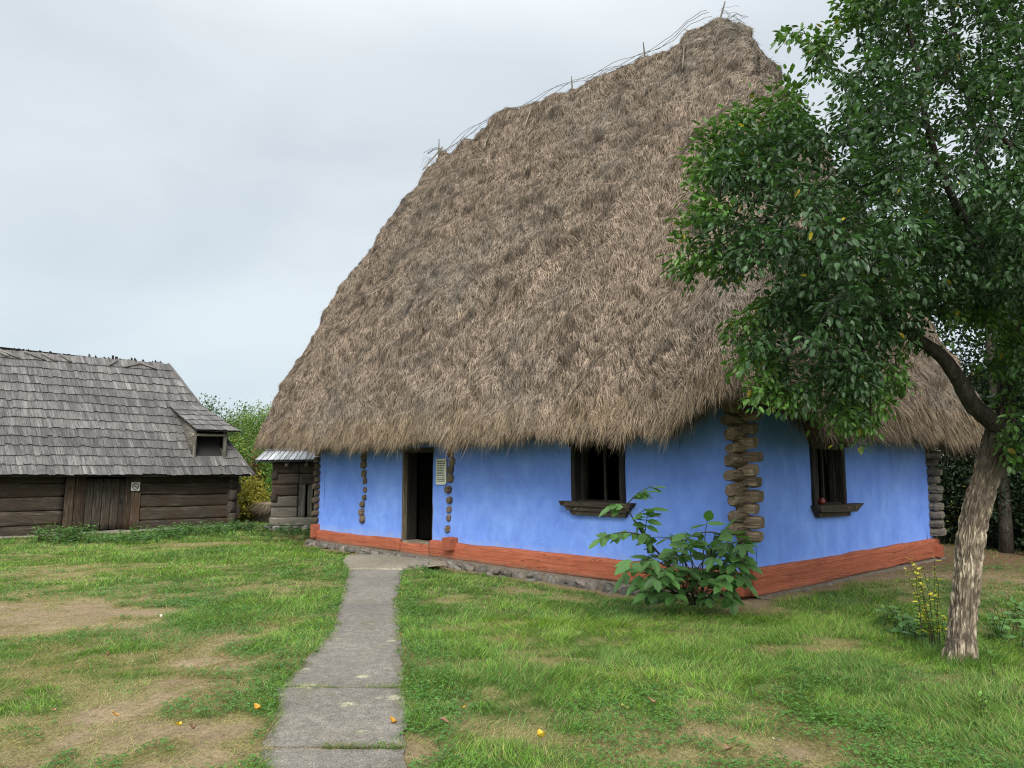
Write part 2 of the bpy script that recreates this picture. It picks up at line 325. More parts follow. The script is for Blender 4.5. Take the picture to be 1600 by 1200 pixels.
def mat_path():
    m, t, b = newmat('worn_concrete'); co = obj_co(t)
    n1 = noise(t, co, .8, 5); n2 = noise(t, co, 95, 3, .7); n3 = noise(t, co, 14, 5, .65)
    vo = N(t, 'ShaderNodeTexVoronoi'); vo.inputs['Scale'].default_value = 62; t.links.new(co, vo.inputs['Vector'])
    c = ramp(t, n1, [(.3, (.125, .112, .092)), (.7, (.19, .172, .142))])
    c = mixc(t, 1, c, ramp(t, n2, [(.3, G3(.35)), (.72, G3(1.9))]), 'MULTIPLY')
    c = mixc(t, ramp(t, vo.outputs['Distance'], [(.16, G3(.8)), (.30, G3(0))]), c, ramp(t, N(t, 'ShaderNodeTexNoise', Scale=60.0).outputs[0], [(.35, (.16, .15, .13)), (.65, (.42, .39, .33))]))
    c = mixc(t, 1, c, ramp(t, n3, [(.35, G3(.75)), (.65, G3(1.15))]), 'MULTIPLY')
    mo = noise(t, co, 2.4, 6, .75); c = mixc(t, ramp(t, mo, [(.56, G3(0)), (.70, G3(.6))]), c, (.11, .105, .035))
    c = mixc(t, 1, c, attr(t), 'MULTIPLY')
    t.links.new(c, b.inputs['Base Color']); b.inputs['Roughness'].default_value = .9; bump(t, b, mixc(t, .5, n2, vo.outputs['Distance']), .6, .01); return m
M['path'] = mat_path()
def mat_ground():
    m, t, b = newmat('lawn_soil'); co = obj_co(t); a = attr(t)
    n = noise(t, co, 22, 7, .75); n2 = noise(t, co, 4, 6, .7); n3 = noise(t, co, 90, 3, .7)
    c = mixc(t, 1, a, ramp(t, n, [(.3, G3(.62)), (.7, G3(1.3))]), 'MULTIPLY')
    c = mixc(t, 1, c, ramp(t, n2, [(.3, G3(.8)), (.7, G3(1.2))]), 'MULTIPLY'); c = mixc(t, 1, c, ramp(t, n3, [(.3, G3(.75)), (.7, G3(1.25))]), 'MULTIPLY')
    t.links.new(c, b.inputs['Base Color']); b.inputs['Roughness'].default_value = 1; b.inputs['Specular IOR Level'].default_value = .1
    bump(t, b, mixc(t, .5, n, n3), .8, .03); return m
M['ground'] = mat_ground()
def flat(name, c, rough=.6, spec=.4):
    m, t, b = newmat(name); co = obj_co(t); n = noise(t, co, 25, 4); cc = mixc(t, 1, c, ramp(t, n, [(.3, G3(.88)), (.7, G3(1.1))]), 'MULTIPLY')
    t.links.new(cc, b.inputs['Base Color']); b.inputs['Roughness'].default_value = rough; b.inputs['Specular IOR Level'].default_value = spec; return m

# ================================================================ HOUSE FRAME (s along the front wall, t along the side wall)
C0 = np.array([3.01, 9.61, 0.0]); AL = R(42.1)
dS = np.array([-math.sin(AL), math.cos(AL), 0]); dT = np.array([math.cos(AL), math.sin(AL), 0]); UP = np.array([0, 0, 1.0])
def HP(s, t, z):
    s, t, z = np.broadcast_arrays(*[np.asarray(q, float) for q in (s, t, z)])
    return C0+s[..., None]*dS+t[..., None]*dT+z[..., None]*UP
def st_of(x, y):
    dx, dy = x-C0[0], y-C0[1]; return dx*dS[0]+dy*dS[1], dx*dT[0]+dy*dT[1]
LS, LT = 11.75, 6.95                     # wall lengths

# ---------------------------------------------------------------- path outline and lawn fields
PL = np.array([gpt(*p)[:2] for p in [(380, 1290), (407, 1200), (433, 1122), (437, 1079), (481, 1031), (521, 982), (536, 926), (545, 891), (534, 875)]])
PR = np.array([gpt(*p)[:2] for p in [(645, 1290), (639, 1200), (634, 1122), (630, 1079), (626, 1004), (619, 947), (626, 900), (634, 886), (664, 877)]])
def path_lr(y):
    return np.interp(y, PL[:, 1], PL[:, 0])+.035*fbm(y*.9, y*0, None, 5, 2), np.interp(y, PR[:, 1], PR[:, 0])+.03*fbm(y*.9, y*0+9, None, 8, 2)
PY0, PY1 = 1.2, float(PL[-1, 1])+.15
def in_path(x, y, m=0.0):
    l, r = path_lr(y); e_ = .035*vnoise(x*9, y*9, None, 402)+.03*vnoise(x*0+3, y*3.5, None, 404); l = l+e_; r = r+e_*.9; return (x > l-m) & (x < r+m) & (y < PY1)
def house_d(x, y):                       # distance outside the house's walls
    s, t = st_of(x, y); a = np.maximum(np.maximum(-s, s-LS), 0); b = np.maximum(np.maximum(-t, t-LT), 0); return np.hypot(a, b)
def gh(x, y):                            # ground height
    x = np.asarray(x, float); y = np.asarray(y, float); s, t = st_of(x, y)
    dip = -.13*sm(2.2, .3, house_d(x, y))*sm(.2, 2.0, s)*np.where(in_path(x, y, .3), 0, 1)
    dip = dip*(1-.0*s)
    far = sm(16, 40, np.hypot(x, y))
    return dip+.035*fbm(x*.5, y*.5, None, 3, 2)*sm(0.2, 1.5, house_d(x, y))*(1-.5*far)-.02*sm(.15, 1, np.zeros_like(x))
DRY = [(40, 955, 1.5, .95), (120, 975, 1.1, .8), (330, 1010, .6, .6), (250, 1085, .6, .5), (370, 1040, .6, .7), (300, 1180, .5, .8), (180, 1120, .6, .6), (60, 1170, .7, .6), (640, 1190, .2, .5), (330, 850, 1.3, .5), (100, 890, 1.2, .45), (480, 1175, .3, .8),
       (1190, 955, .45, 1), (820, 918, .5, .95), (900, 930, .4, .9), (1130, 1180, .5, .5), (1250, 1190, .45, .45), (740, 1110, .5, .35), (870, 1040, .5, .25), (1000, 1150, .5, .4), (860, 1170, .5, .4), (1300, 1010, .5, .5),
       (1560, 905, 1.2, .9), (1440, 900, .6, .8), (1590, 1130, .5, .4), (650, 1170, .2, .9), (700, 940, .35, .4)]
LUSH = [(430, 860, 1.6), (650, 960, .5), (690, 1000, .45), (660, 1080, .35), (500, 940, .6), (450, 1010, .5), (430, 1060, .35), (340, 960, .7), (900, 960, .7), (1000, 960, .8), (1110, 1040, .6), (1450, 1000, .8), (1290, 930, .7), (640, 1120, .25), (1500, 1120, .6), (250, 870, 1.2), (1400, 960, .6), (940, 1080, .4)]
DRYW = [(*gpt(x, y)[:2], r, k) for x, y, r, k in DRY]; LUSHW = [(*gpt(x, y)[:2], r) for x, y, r in LUSH]
def dryness(x, y):
    f = .20+.30*fbm(x*.55, y*.55, None, 21, 4)+.16*fbm(x*2.3, y*2.3, None, 23, 3)+.12*sm(0, -3, x)*sm(10, 5, y)
    for a, b, r, k in DRYW:
        d = np.hypot(x-a, y-b)/r*(1+.35*vnoise(x*2.5, y*2.5, None, 31)); f = f+k*.62*sm(1.3, .2, d)
    for a, b, r in LUSHW:
        d = np.hypot(x-a, y-b)/r*(1+.35*vnoise(x*2.5, y*2.5, None, 33)); f = f-.42*sm(1.3, .3, d)
    f = f+.22*vnoise(x*6, y*6, None, 37)+.12*vnoise(x*2.9, y*2.9, None, 39)+.10*vnoise(x*17, y*17, None, 38)
    f = f+.8*sm(.55, .1, house_d(x, y)+.22*vnoise(x*2, y*2, None, 12))
    return np.clip(f, 0, 1)

# ---------------------------------------------------------------- ground sheet
def axis_pts(lo, hi, step, far):
    a = list(np.arange(lo, hi+1e-6, step)); g = step; p = a[-1]
    while p < far: g *= 1.22; p += g; a.append(p)
    g = step; p = a[0]; b = []
    while p > -far: g *= 1.22; p -= g; b.append(p)
    return np.array(b[::-1]+a)
gx = axis_pts(-13, 9, .085, 900); gy = axis_pts(2.5, 24, .085, 900)
X, Y = np.meshgrid(gx, gy); X = X.ravel(); Y = Y.ravel()
Dg = dryness(X, Y); nn = fbm(X*3.3, Y*3.3, None, 41, 3)
soil = np.stack([.27+.05*nn, .205+.04*nn, .125+.03*nn], 1); green = np.stack([.055+.02*nn, .095+.03*nn, .022+.01*nn], 1); straw = np.stack([.22+.04*nn, .19+.04*nn, .085+.02*nn], 1)
k1 = sm(.1, .55, Dg)[:, None]; k2_ = sm(.6, .95, Dg)[:, None]
gc = green*(1-k1)+straw*k1; gc = gc*(1-k2_)+soil*k2_
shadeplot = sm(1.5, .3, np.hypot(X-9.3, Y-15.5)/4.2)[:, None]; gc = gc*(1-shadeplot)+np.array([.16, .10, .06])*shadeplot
nx, ny = len(gx), len(gy); i, j = np.meshgrid(np.arange(ny-1), np.arange(nx-1), indexing='ij')
Q = np.stack([i*nx+j, i*nx+j+1, (i+1)*nx+j+1, (i+1)*nx+j], -1).reshape(-1, 4)
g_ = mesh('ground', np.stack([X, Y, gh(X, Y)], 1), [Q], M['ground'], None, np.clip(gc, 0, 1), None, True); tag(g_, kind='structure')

# ---------------------------------------------------------------- path (concrete slabs with two joints)
def slab(y0, y1, name, lift=.018, colr=(1, 1, 1), fn=path_lr):
    ys = np.arange(y0, y1, .035); ys = np.r_[ys, y1]; n = len(ys); l, r = fn(ys); K = 26
    l = l+.018*fbm(ys*11, ys*0, None, 71, 2); r = r+.018*fbm(ys*11, ys*0+4, None, 72, 2)
    u = np.linspace(0, 1, K); Xs = l[:, None]+(r-l)[:, None]*u; Ys = ys[:, None]+.02*vnoise(Xs*7, Xs*0+y0*9, None, 6)
    Z = gh(Xs, Ys)*.3+lift+.006*fbm(Xs*2, Ys*2, None, 61, 3); V = [np.stack([Xs, Ys, Z], -1).reshape(-1, 3)]
    Zb = np.stack([Xs, Ys, Z-.07], -1).reshape(-1, 3); V.append(Zb); m = n*K
    i, j = np.meshgrid(np.arange(n-1), np.arange(K-1), indexing='ij'); top = np.stack([i*K+j, i*K+j+1, (i+1)*K+j+1, (i+1)*K+j], -1).reshape(-1, 4)
    loop = np.r_[np.arange(K), np.arange(1, n)*K+K-1, (n-1)*K+np.arange(K-2, -1, -1), np.arange(n-2, 0, -1)*K]; l2 = np.roll(loop, -1)
    side = np.stack([loop+m, l2+m, l2, loop], 1); V = np.concatenate(V); cc = np.broadcast_to(np.array(colr, float), (len(V), 3)).copy()
    edge = np.tile(np.minimum(u, 1-u), n*2)*1.0; cc *= (1-.25*sm(.12, 0, edge+.08*fbm(V[:, 0]*4, V[:, 1]*4, None, 2, 2)))[:, None]
    # pale lichen rounds
    for px, py, rr in LICH:
        q = gpt(px, py); d = np.hypot(V[:, 0]-q[0], (V[:, 1]-q[1]))
        k = sm(rr, rr*.6, d+rr*.35*vnoise(V[:, 0]*25, V[:, 1]*25, None, 4))[:, None]; cc = cc*(1-k)+np.array([2.0, 2.15, 1.75])*k
    o = mesh(name, V, [top, side], M['path'], None, cc, None, False); return tag(o, kind='structure')
LICH = [(482, 1077, .09), (566, 1062, .06), (545, 1106, .06), (615, 1095, .07), (440, 1076, .05), (475, 1050, .05), (612, 1004, .05), (590, 1096, .035), (432, 1093, .05), (640, 1094, .04), (530, 1000, .02), (560, 1150, .025)]
ya, yb = float(gpt(560, 1173)[1]), float(gpt(560, 1079)[1])
slab(PY0, ya-.016, 'path'); slab(ya+.014, yb-.012, 'path', .022); slab(yb+.012, float(PL[-2, 1]), 'path')
# pale apron of smooth concrete in front of the door
ap = [gpt(*p)[:2] for p in [(545, 889), (531, 871), (560, 864)]]
mb = MB()
apl = np.array([gpt(*p)[:2] for p in [(543, 892), (532, 876), (540, 869), (600, 868), (650, 874), (700, 880), (668, 884), (630, 893)]])
n = len(apl); cen = apl.mean(0); rings = []
for k in np.linspace(0, 1, 14):
    rings.append(cen+(np.concatenate([np.linspace(apl[a], apl[(a+1) % n], 10, endpoint=False) for a in range(n)])-cen)*k)
A_ = np.array(rings); K = A_.shape[1]; z_ = .035+.02*sm(1, .5, np.linspace(0, 1, 14))[:, None]*np.ones(K)+.006*fbm(A_[..., 0]*4, A_[..., 1]*4, None, 3, 2)
z_[-1] -= .06
V = np.concatenate([A_, z_[..., None]], -1).reshape(-1, 3); i, k = np.meshgrid(np.arange(13), np.arange(K), indexing='ij'); k2 = (k+1) % K
mb.add(V, np.stack([i*K+k, i*K+k2, (i+1)*K+k2, (i+1)*K+k], -1).reshape(-1, 4), None, (1.25, 1.2, 1.05)); tag(mb.build('doorstep_paving', M['path']), kind='structure')

# ================================================================ THATCHED HOUSE
house = thing('thatched_house', HP(0, 0, 0), 'bright blue plastered house with huge brown thatched roof', 'house')
ZT = 2.62                                # wall top, hidden in the thatch
def wall(name, org, ax, length, z1, holes, nrm_out, thick=.32, cell=.045, seed=0, bottom=.26, jag=.035, outer_mat='plaster'):
    """plastered wall: wavy outer skin with real openings and reveals, plus the inner face"""
    ex = sorted(set([0, length]+[h[0] for h in holes]+[h[1] for h in holes])); ez = sorted(set([bottom, z1]+[h[2] for h in holes]+[h[3] for h in holes]))
    def sub(e): return np.concatenate([np.linspace(a, b, max(2, int((b-a)/cell)+1), endpoint=False) for a, b in zip(e[:-1], e[1:])]+[[e[-1]]])
    us, zs = sub(ex), sub(ez); U, Z = np.meshgrid(us, zs, indexing='ij')
    Zw = Z.copy(); Zw[:, 0] += jag*fbm(us*5, us*0, None, seed+3, 4)+.02*vnoise(us*.6, us*0, None, seed)
    dsp = .022*fbm(U*.7, Z*.7, None, seed, 3)+.008*fbm(U*3.2, Z*3.2, None, seed+9, 3)
    wob = .015*fbm(U*2.3, Z*2.3, None, seed+5, 2); inner = (U > 1e-3) & (U < length-1e-3)
    Uw = U+np.where(inner, wob, 0)
    V = org+Uw[..., None]*ax+Zw[..., None]*UP+dsp[..., None]*nrm_out; nz1 = len(zs)
    i, j = np.meshgrid(np.arange(len(us)-1), np.arange(nz1-1), indexing='ij'); cu = (us[i]+us[i+1])/2; cz = (zs[j]+zs[j+1])/2
    keep = np.ones(i.shape, bool)
    for a, b, c, d_ in holes: keep &= ~((cu > a) & (cu < b) & (cz > c) & (cz < d_))
    i, j = i[keep], j[keep]; Q = np.stack([i*nz1+j, (i+1)*nz1+j, (i+1)*nz1+j+1, i*nz1+j+1], -1)
    mb = MB(); mb.add(V.reshape(-1, 3), Q)
    # bottom lip
    lipV = np.concatenate([V[:, 0], V[:, 0]-nrm_out*.12]); m = len(us); k = np.arange(m-1); mb.add(lipV, np.stack([k, k+m, k+m+1, k+1], 1))
    for a, b, c, d_ in holes:
        ia = int(np.argmin(abs(us-a))); ib = int(np.argmin(abs(us-b))); jc = int(np.argmin(abs(zs-c))); jd = int(np.argmin(abs(zs-d_)))
        lp = [(q, jc) for q in range(ia, ib)]+[(ib, q) for q in range(jc, jd)]+[(q, jd) for q in range(ib, ia, -1)]+[(ia, q) for q in range(jd, jc, -1)]
        A = np.array([V[p] for p in lp]); B = A-nrm_out*thick; m = len(A); k = np.arange(m); mb.add(np.concatenate([A, B]), np.stack([k, (k+1) % m, (k+1) % m+m, k+m], 1))
    o = mb.build(name, M[outer_mat], house)
    return o
FW = [(6.86, 7.94, .22, 2.17), (1.92, 3.01, 1.17, 2.16)]
SW = [(1.98, 3.08, 1.14, 2.08)]
o = wall('wall', HP(0, 0, 0), dS, LS, ZT, FW, -dT, seed=1); o['label'] = 'long blue plastered front wall with the doorway'
o = wall('wall', HP(0, 0, 0), dT, LT, ZT, SW, -dS, seed=11); o['label'] = 'shorter blue plastered side wall with one window'
wall('wall', HP(LS, 0, 0), dT, LT, ZT, [], dS, cell=.3, seed=21); wall('wall', HP(0, LT, 0), dS, LS, ZT, [], dT, cell=.3, seed=31)
# dark room: inner faces and ceiling
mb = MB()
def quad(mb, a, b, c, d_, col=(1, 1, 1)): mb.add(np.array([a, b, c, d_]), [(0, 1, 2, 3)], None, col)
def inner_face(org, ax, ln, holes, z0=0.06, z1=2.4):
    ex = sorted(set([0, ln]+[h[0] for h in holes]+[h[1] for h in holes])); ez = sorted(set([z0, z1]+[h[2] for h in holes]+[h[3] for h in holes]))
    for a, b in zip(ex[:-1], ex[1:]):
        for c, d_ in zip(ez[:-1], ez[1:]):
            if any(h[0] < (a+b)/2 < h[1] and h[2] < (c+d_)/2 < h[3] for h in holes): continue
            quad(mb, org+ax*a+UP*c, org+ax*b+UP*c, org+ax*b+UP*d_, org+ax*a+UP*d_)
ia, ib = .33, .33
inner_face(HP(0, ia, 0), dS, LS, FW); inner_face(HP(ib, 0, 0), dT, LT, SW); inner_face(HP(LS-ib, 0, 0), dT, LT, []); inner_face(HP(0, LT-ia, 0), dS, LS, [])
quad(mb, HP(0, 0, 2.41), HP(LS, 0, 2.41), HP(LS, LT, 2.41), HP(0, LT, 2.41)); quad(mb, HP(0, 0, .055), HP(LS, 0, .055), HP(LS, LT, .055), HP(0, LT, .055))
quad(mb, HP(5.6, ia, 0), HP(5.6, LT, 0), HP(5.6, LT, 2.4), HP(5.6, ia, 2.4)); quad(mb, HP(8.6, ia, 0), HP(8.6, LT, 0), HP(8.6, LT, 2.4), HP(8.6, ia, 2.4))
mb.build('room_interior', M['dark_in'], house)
# sill beams, red ochre
def ragged_beam(name, segs, seed, label=None):
    mb = MB()
    for (p0, p1, w, h, sg) in segs: beam(mb, p0, p1, UP, w, h, seed, .012, n=int(np.linalg.norm(np.array(p1)-p0)/.06), rnd=.28, sag=sg); seed += 1
    o = mb.build(name, M['red'], house, smooth=True)
    if label: o['label'] = label
    return o
ragged_beam('sill_beam', [(HP(-.02, .03, .19), HP(6.9, .03, .155), .20, .335, -.0), (HP(6.85, .04, .095), HP(7.98, .05, .09), .2, .25, 0), (HP(7.95, .03, .14), HP(LS+.2, .03, .135), .20, .27, .01)], 40, 'red ochre sill timber under the front wall')
ragged_beam('sill_beam', [(HP(.03, .12, .215), HP(.03, LT+.12, .22), .20, .36, .012)], 50, 'red ochre sill timber under the side wall')
mb = MB(); beam(mb, HP(LS-.05, -.14, .24), HP(LS-.05, .3, .24), UP, .24, .34, 61, .01, rnd=.25); mb.build('beam_end', M['red'], house)
mb = MB(); beam(mb, HP(6.15, -.2, .30), HP(6.15, .2, .30), UP, .27, .25, 62, .006, rnd=.2); mb.build('beam_end', M['red'], house)
mb = MB(); beam(mb, HP(-.14, LT-.05, .16), HP(.3, LT-.05, .16), UP, .26, .24, 63, .008, rnd=.2); mb.build('beam_end', M['red'], house)
# threshold
mb = MB(); beam(mb, HP(6.83, .14, .225), HP(7.97, .16, .225), UP, .34, .06, 64, .006, rnd=.25, col=(1.6, 1.5, 1.3)); mb.build('threshold', M['grey_wood'], house)
# stone foundations
def foundation(name, org, ax, nrm_out, length, seed, ztop, size=.15):
    rg = np.random.default_rng(seed); mb = MB()
    us = np.linspace(-.1, length+.1, int(length/.1)); K = 6
    prof = [(-.15, ztop), (.06, ztop), (.11, ztop-.02), (.14, ztop-.07), (.14, ztop-.3)]
    V = np.array([[org+ax*u+nrm_out*(d_+.02*vnoise(np.array([u*3]), np.array([q*2.]), None, seed)[0])+UP*z for q, (d_, z) in enumerate(prof)] for u in us]); K = len(prof)
    i, k = np.meshgrid(np.arange(len(us)-1), np.arange(K-1), indexing='ij')
    mb.add(V.reshape(-1, 3), np.stack([i*K+k, (i+1)*K+k, (i+1)*K+k+1, i*K+k+1], -1).reshape(-1, 4), None, (.14, .12, .095))
    m2 = MB(); u = -.1
    base = None
    th, ph = np.meshgrid(np.linspace(0, math.pi, 9), np.linspace(0, 2*math.pi, 14, endpoint=False), indexing='ij')
    sx, sy, sz = np.sin(th)*np.cos(ph), np.sin(th)*np.sin(ph), np.cos(th); n1, n2 = th.shape
    i, k = np.meshgrid(np.arange(n1-1), np.arange(n2), indexing='ij'); k2 = (k+1) % n2; Q = np.stack([i*n2+k, (i+1)*n2+k, (i+1)*n2+k2, i*n2+k2], -1).reshape(-1, 4)
    while u < length+.15:
        w = rg.uniform(.6, 2.0)*size; rows = rg.choice([1, 2, 2, 3]); zt = ztop-.03
        for r in range(rows):
            h = (.2/rows)*rg.uniform(.8, 1.15); c = org+ax*(u+rg.normal(0, .03))+nrm_out*(.12+rg.uniform(-.02, .08)+.02*r)+UP*(zt-h/2-rg.uniform(0, .02))
            sgn = lambda a, e: np.sign(a)*np.abs(a)**e
            dd = 1+.30*fbm(sx*1.5+u*9, sy*1.5, sz*1.5+r*5, seed, 3); a = rg.normal(0, .25)
            x_, z_ = sgn(sx, .62)*w*.53, sgn(sz, .62)*h*.55; x_, z_ = x_*math.cos(a)-z_*math.sin(a), x_*math.sin(a)+z_*math.cos(a)
            V = c+(x_*dd)[..., None]*ax+(sgn(sy, .8)*.07*dd)[..., None]*nrm_out+(z_*dd)[..., None]*UP
            g = rg.uniform(.08, .20); wm = rg.uniform(1.0, 1.16); m2.add(V.reshape(-1, 3), Q, None, (g*wm, g*.97, g*.84)); zt -= h
        u += w*rg.uniform(.95, 1.15)
    o1 = mb.build(name, M['clay'], house, True); o2 = m2.build('foundation_stones', M['stone'], None, True); put(o2, house); o2.parent = o1; o2.location = (0, 0, 0)
    o2.matrix_parent_inverse.identity(); return o1
foundation('foundation', HP(.4, 0, 0), dS, -dT, LS-.2, 5, .015); foundation('foundation', HP(0, .3, 0), dT, -dS, LT-.1, 6, .03, .12)
foundation('foundation', HP(LS, .1, 0), dT, dS, LT-.2, 8, .02)

# projecting log ends: at both corners and at the two cross walls
def log_end(c, ax, ln, w, h, seed, mat='log_end', tone=1.0):
    """short butt of a hewn log, irregular six-sided, axis ax, its face at the far end"""
    rg = np.random.default_rng(seed); ax = unit(np.asarray(ax, float)+rg.normal(0, .05, 3)); K = 18; n = 7
    sd = unit(np.cross(ax, UP)); up = np.cross(sd, ax); th = np.arange(K)/K*2*math.pi+rg.uniform(0, 1)
    rr = 1/np.maximum(np.abs(np.cos(th*1.0)), np.abs(np.cos(th-1.05)))*.5+.5; rr = np.minimum(rr, np.roll(rr, 1)); rr = rr*(1+.10*vnoise(np.cos(th)*2+seed, np.sin(th)*2, None, seed)); rr /= rr.mean()
    V = []; UV = []
    for i_, u in enumerate(np.linspace(-.5, 1, n)):
        sc = (1 if i_ < n-2 else (.98 if i_ == n-2 else .84))*(1+.04*rg.normal())
        V.append(c+ax*ln*u+(np.cos(th)*rr*w/2*sc)[:, None]*sd+(np.sin(th)*rr*h/2*sc)[:, None]*up+rg.normal(0, .002, (K, 3)))
        UV.append(np.stack([np.full(K, u*ln*.8+seed), np.arange(K)/K*.5+seed*.37], 1))
    V.append((c+ax*(ln*1.02))[None]+rg.normal(0, .006, 3)); UV.append(np.array([[seed, seed*.37]]))
    V = np.concatenate(V); UV = np.concatenate(UV); i, k = np.meshgrid(np.arange(n-1), np.arange(K), indexing='ij'); k2 = (k+1) % K
    Q = np.stack([i*K+k, i*K+k2, (i+1)*K+k2, (i+1)*K+k], -1).reshape(-1, 4); k = np.arange(K); T = np.stack([np.full(K, n*K), (n-1)*K+k, (n-1)*K+(k+1) % K], 1)
    mb = MB(); tn = tone*rg.uniform(.75, 1.1); mb.add(V, Q, T, (tn, tn*.97, tn*.92), UV); o = mb.build('log_end', M[mat], house); return o
nF, nS = -dT, -dS                        # outward normals of the front and side walls
sd_ = 100
for py in (636, 657, 678, 700, 721, 743, 765, 784, 807, 828):     # side-wall logs running out past the corner, to the front
    c = onto(1142, py, HP(0, -.22, 0), dT); z = c[2]; sd_ += 1; log_end(HP(.0, -.05, z), -dT, .21+.04*math.sin(sd_*5), .19, .165+.02*math.sin(sd_*3), sd_, tone=1.25)
for py in (626, 647, 668, 690, 713, 735, 752, 776, 795, 818, 840):  # front-wall logs running out past the corner, to the side
    c = onto(1170, py, HP(-.22, 0, 0), dS); z = c[2]; sd_ += 1; log_end(HP(-.05, .02, z), -dS, .20+.04*math.sin(sd_*4), .18, .160+.02*math.sin(sd_*3), sd_, tone=1.25)
mb = MB(); beam(mb, HP(.02, .02, .38), HP(.02, .02, 2.5), dT+dS, .12, .12, 77, .01, col=(.25, .25, .25)); mb.build('corner_core', M['log_end'], house)
for py, px in zip((698, 709, 722, 734, 748, 765, 781, 796, 809, 826), (705, 704, 706, 704, 704, 701, 703, 702, 701, 699)):
    c = onto(px, py, HP(0, 0, 0), dT); s_ = np.dot(c-C0, dS); sd_ += 1; r_ = .15+.025*math.sin(sd_*7); log_end(HP(s_-.03, .0, c[2]), -dT, .065+.02*math.sin(sd_), r_, r_, sd_, tone=1.1)
for py, px in zip((703, 714, 726, 740, 751, 765, 777, 788, 800, 811), (571, 570, 570, 570, 571, 571, 570, 567, 566, 567)):
    c = onto(px, py, HP(0, 0, 0), dT); s_ = np.dot(c-C0, dS); sd_ += 1; r_ = .16+.03*math.sin(sd_*7); log_end(HP(s_-.03, .0, c[2]), -dT, .07+.02*math.sin(sd_), r_, r_, sd_, tone=1.0)
for k in range(11): sd_ += 1; log_end(HP(LS-.02, -.0, .50+k*.165), -dT, .11+.03*math.sin(sd_*3), .17, .15, sd_, tone=.7)      # far left corner
for k in range(11): sd_ += 1; log_end(HP(-.02, LT-.08, .52+k*.165), -dS, .20+.05*math.sin(sd_*3), .2, .15, sd_, 'grey_wood', 1.1)   # right corner, greyer
for k in range(10): sd_ += 1; log_end(HP(.05, LT+.02, .60+k*.165), dT, .26+.05*math.sin(sd_*3), .2, .15, sd_, 'grey_wood', .9)

# windows
def house_window(org, ax, nout, a, b, c, d_, sill, label, nbars, head):
    mb = MB(); dk = 'dark_wood'
    for x0 in (a+.045, b-.045): beam(mb, org+ax*x0+UP*(c-.01)-nout*.02, org+ax*x0+UP*(d_+.02)-nout*.02, ax, .15, .10, int(x0*50), .004, rnd=.25)
    for x0 in (a+.13, b-.13): beam(mb, org+ax*x0+UP*c-nout*.12, org+ax*x0+UP*d_-nout*.12, ax, .10, .055, int(x0*70), .003, rnd=.25)
    beam(mb, org+ax*a+UP*(d_-.03)-nout*.02, org+ax*b+UP*(d_-.03)-nout*.02, UP, .14, .10, 3, .004, rnd=.25)
    for x0 in (a+.02, b-.02): beam(mb, org+ax*x0+UP*(c-.01)-nout*.19, org+ax*x0+UP*(d_+.02)-nout*.19, ax, .30, .06, int(x0*33), .002, rnd=.2)
    w_ = mb.build('window', M[dk], house); w_['label'] = label
    def sub(nm, m_, mat=dk, sm_=False):
        o = m_.build(nm, M[mat], None, sm_); o.parent = w_; return o     # same space as the window part
    m1 = MB()
    for lv in sill: prism(m1, lv[0], org, ax, UP, nout, -.05, lv[1], (1.9, 1.75, 1.6))
    sub('window_sill', m1)
    m2 = MB(); prism(m2, head, org, ax, UP, nout, -.05, .11); sub('window_head', m2)
    for q in range(nbars):
        m3 = MB(); x0 = a+.16+(b-a-.32)*(q+1)/(nbars+1); beam(m3, org+ax*x0+UP*(c)-nout*.17, org+ax*(x0+.01)+UP*(d_-.02)-nout*.17, ax, .04, .045, 90+q, .002, rnd=.3, col=(1.3, 1.3, 1.25)); sub('bar', m3)
    for x0 in (a+.2, b-.2, ): pass
    m4 = MB(); beam(m4, org+ax*(a+.02)+UP*(c+.02)-nout*.15, org+ax*(b-.02)+UP*(c+.02)-nout*.15, UP, .3, .05, 7, .003, rnd=.25); sub('window_ledge', m4)
    return w_
sill1 = [([(1.72, 1.19), (3.22, 1.19), (3.16, 1.115), (1.77, 1.115)], .14), ([(1.80, 1.115), (3.12, 1.115), (3.06, 1.045), (1.84, 1.045)], .105), ([(1.86, 1.045), (3.04, 1.045), (2.98, .975), (1.90, .975)], .075)]
head1 = [(1.60, 2.42), (3.35, 2.42), (3.28, 2.26), (3.06, 2.12), (3.01, 2.06), (1.92, 2.06), (1.88, 2.12), (1.68, 2.26)]
house_window(HP(0, 0, 0), dS, nF, 1.92, 3.01, 1.17, 2.16, sill1, 'small barred window in the long front wall with stepped sill', 1, head1)
sill2 = [([(1.92, 1.155), (3.48, 1.155), (3.20, 1.03), (1.97, 1.06)], .15), ([(1.99, 1.05), (3.12, 1.03), (3.10, .965), (2.05, .975)], .08)]
head2 = [(1.8, 2.4), (3.6, 2.4), (3.55, 2.2), (3.30, 2.1), (3.08, 2.04), (1.98, 2.04), (1.9, 2.2)]
house_window(HP(0, 0, 0), dT, nS, 1.98, 3.08, 1.14, 2.08, sill2, 'small barred window in the side wall with dark wooden sill', 3, head2)
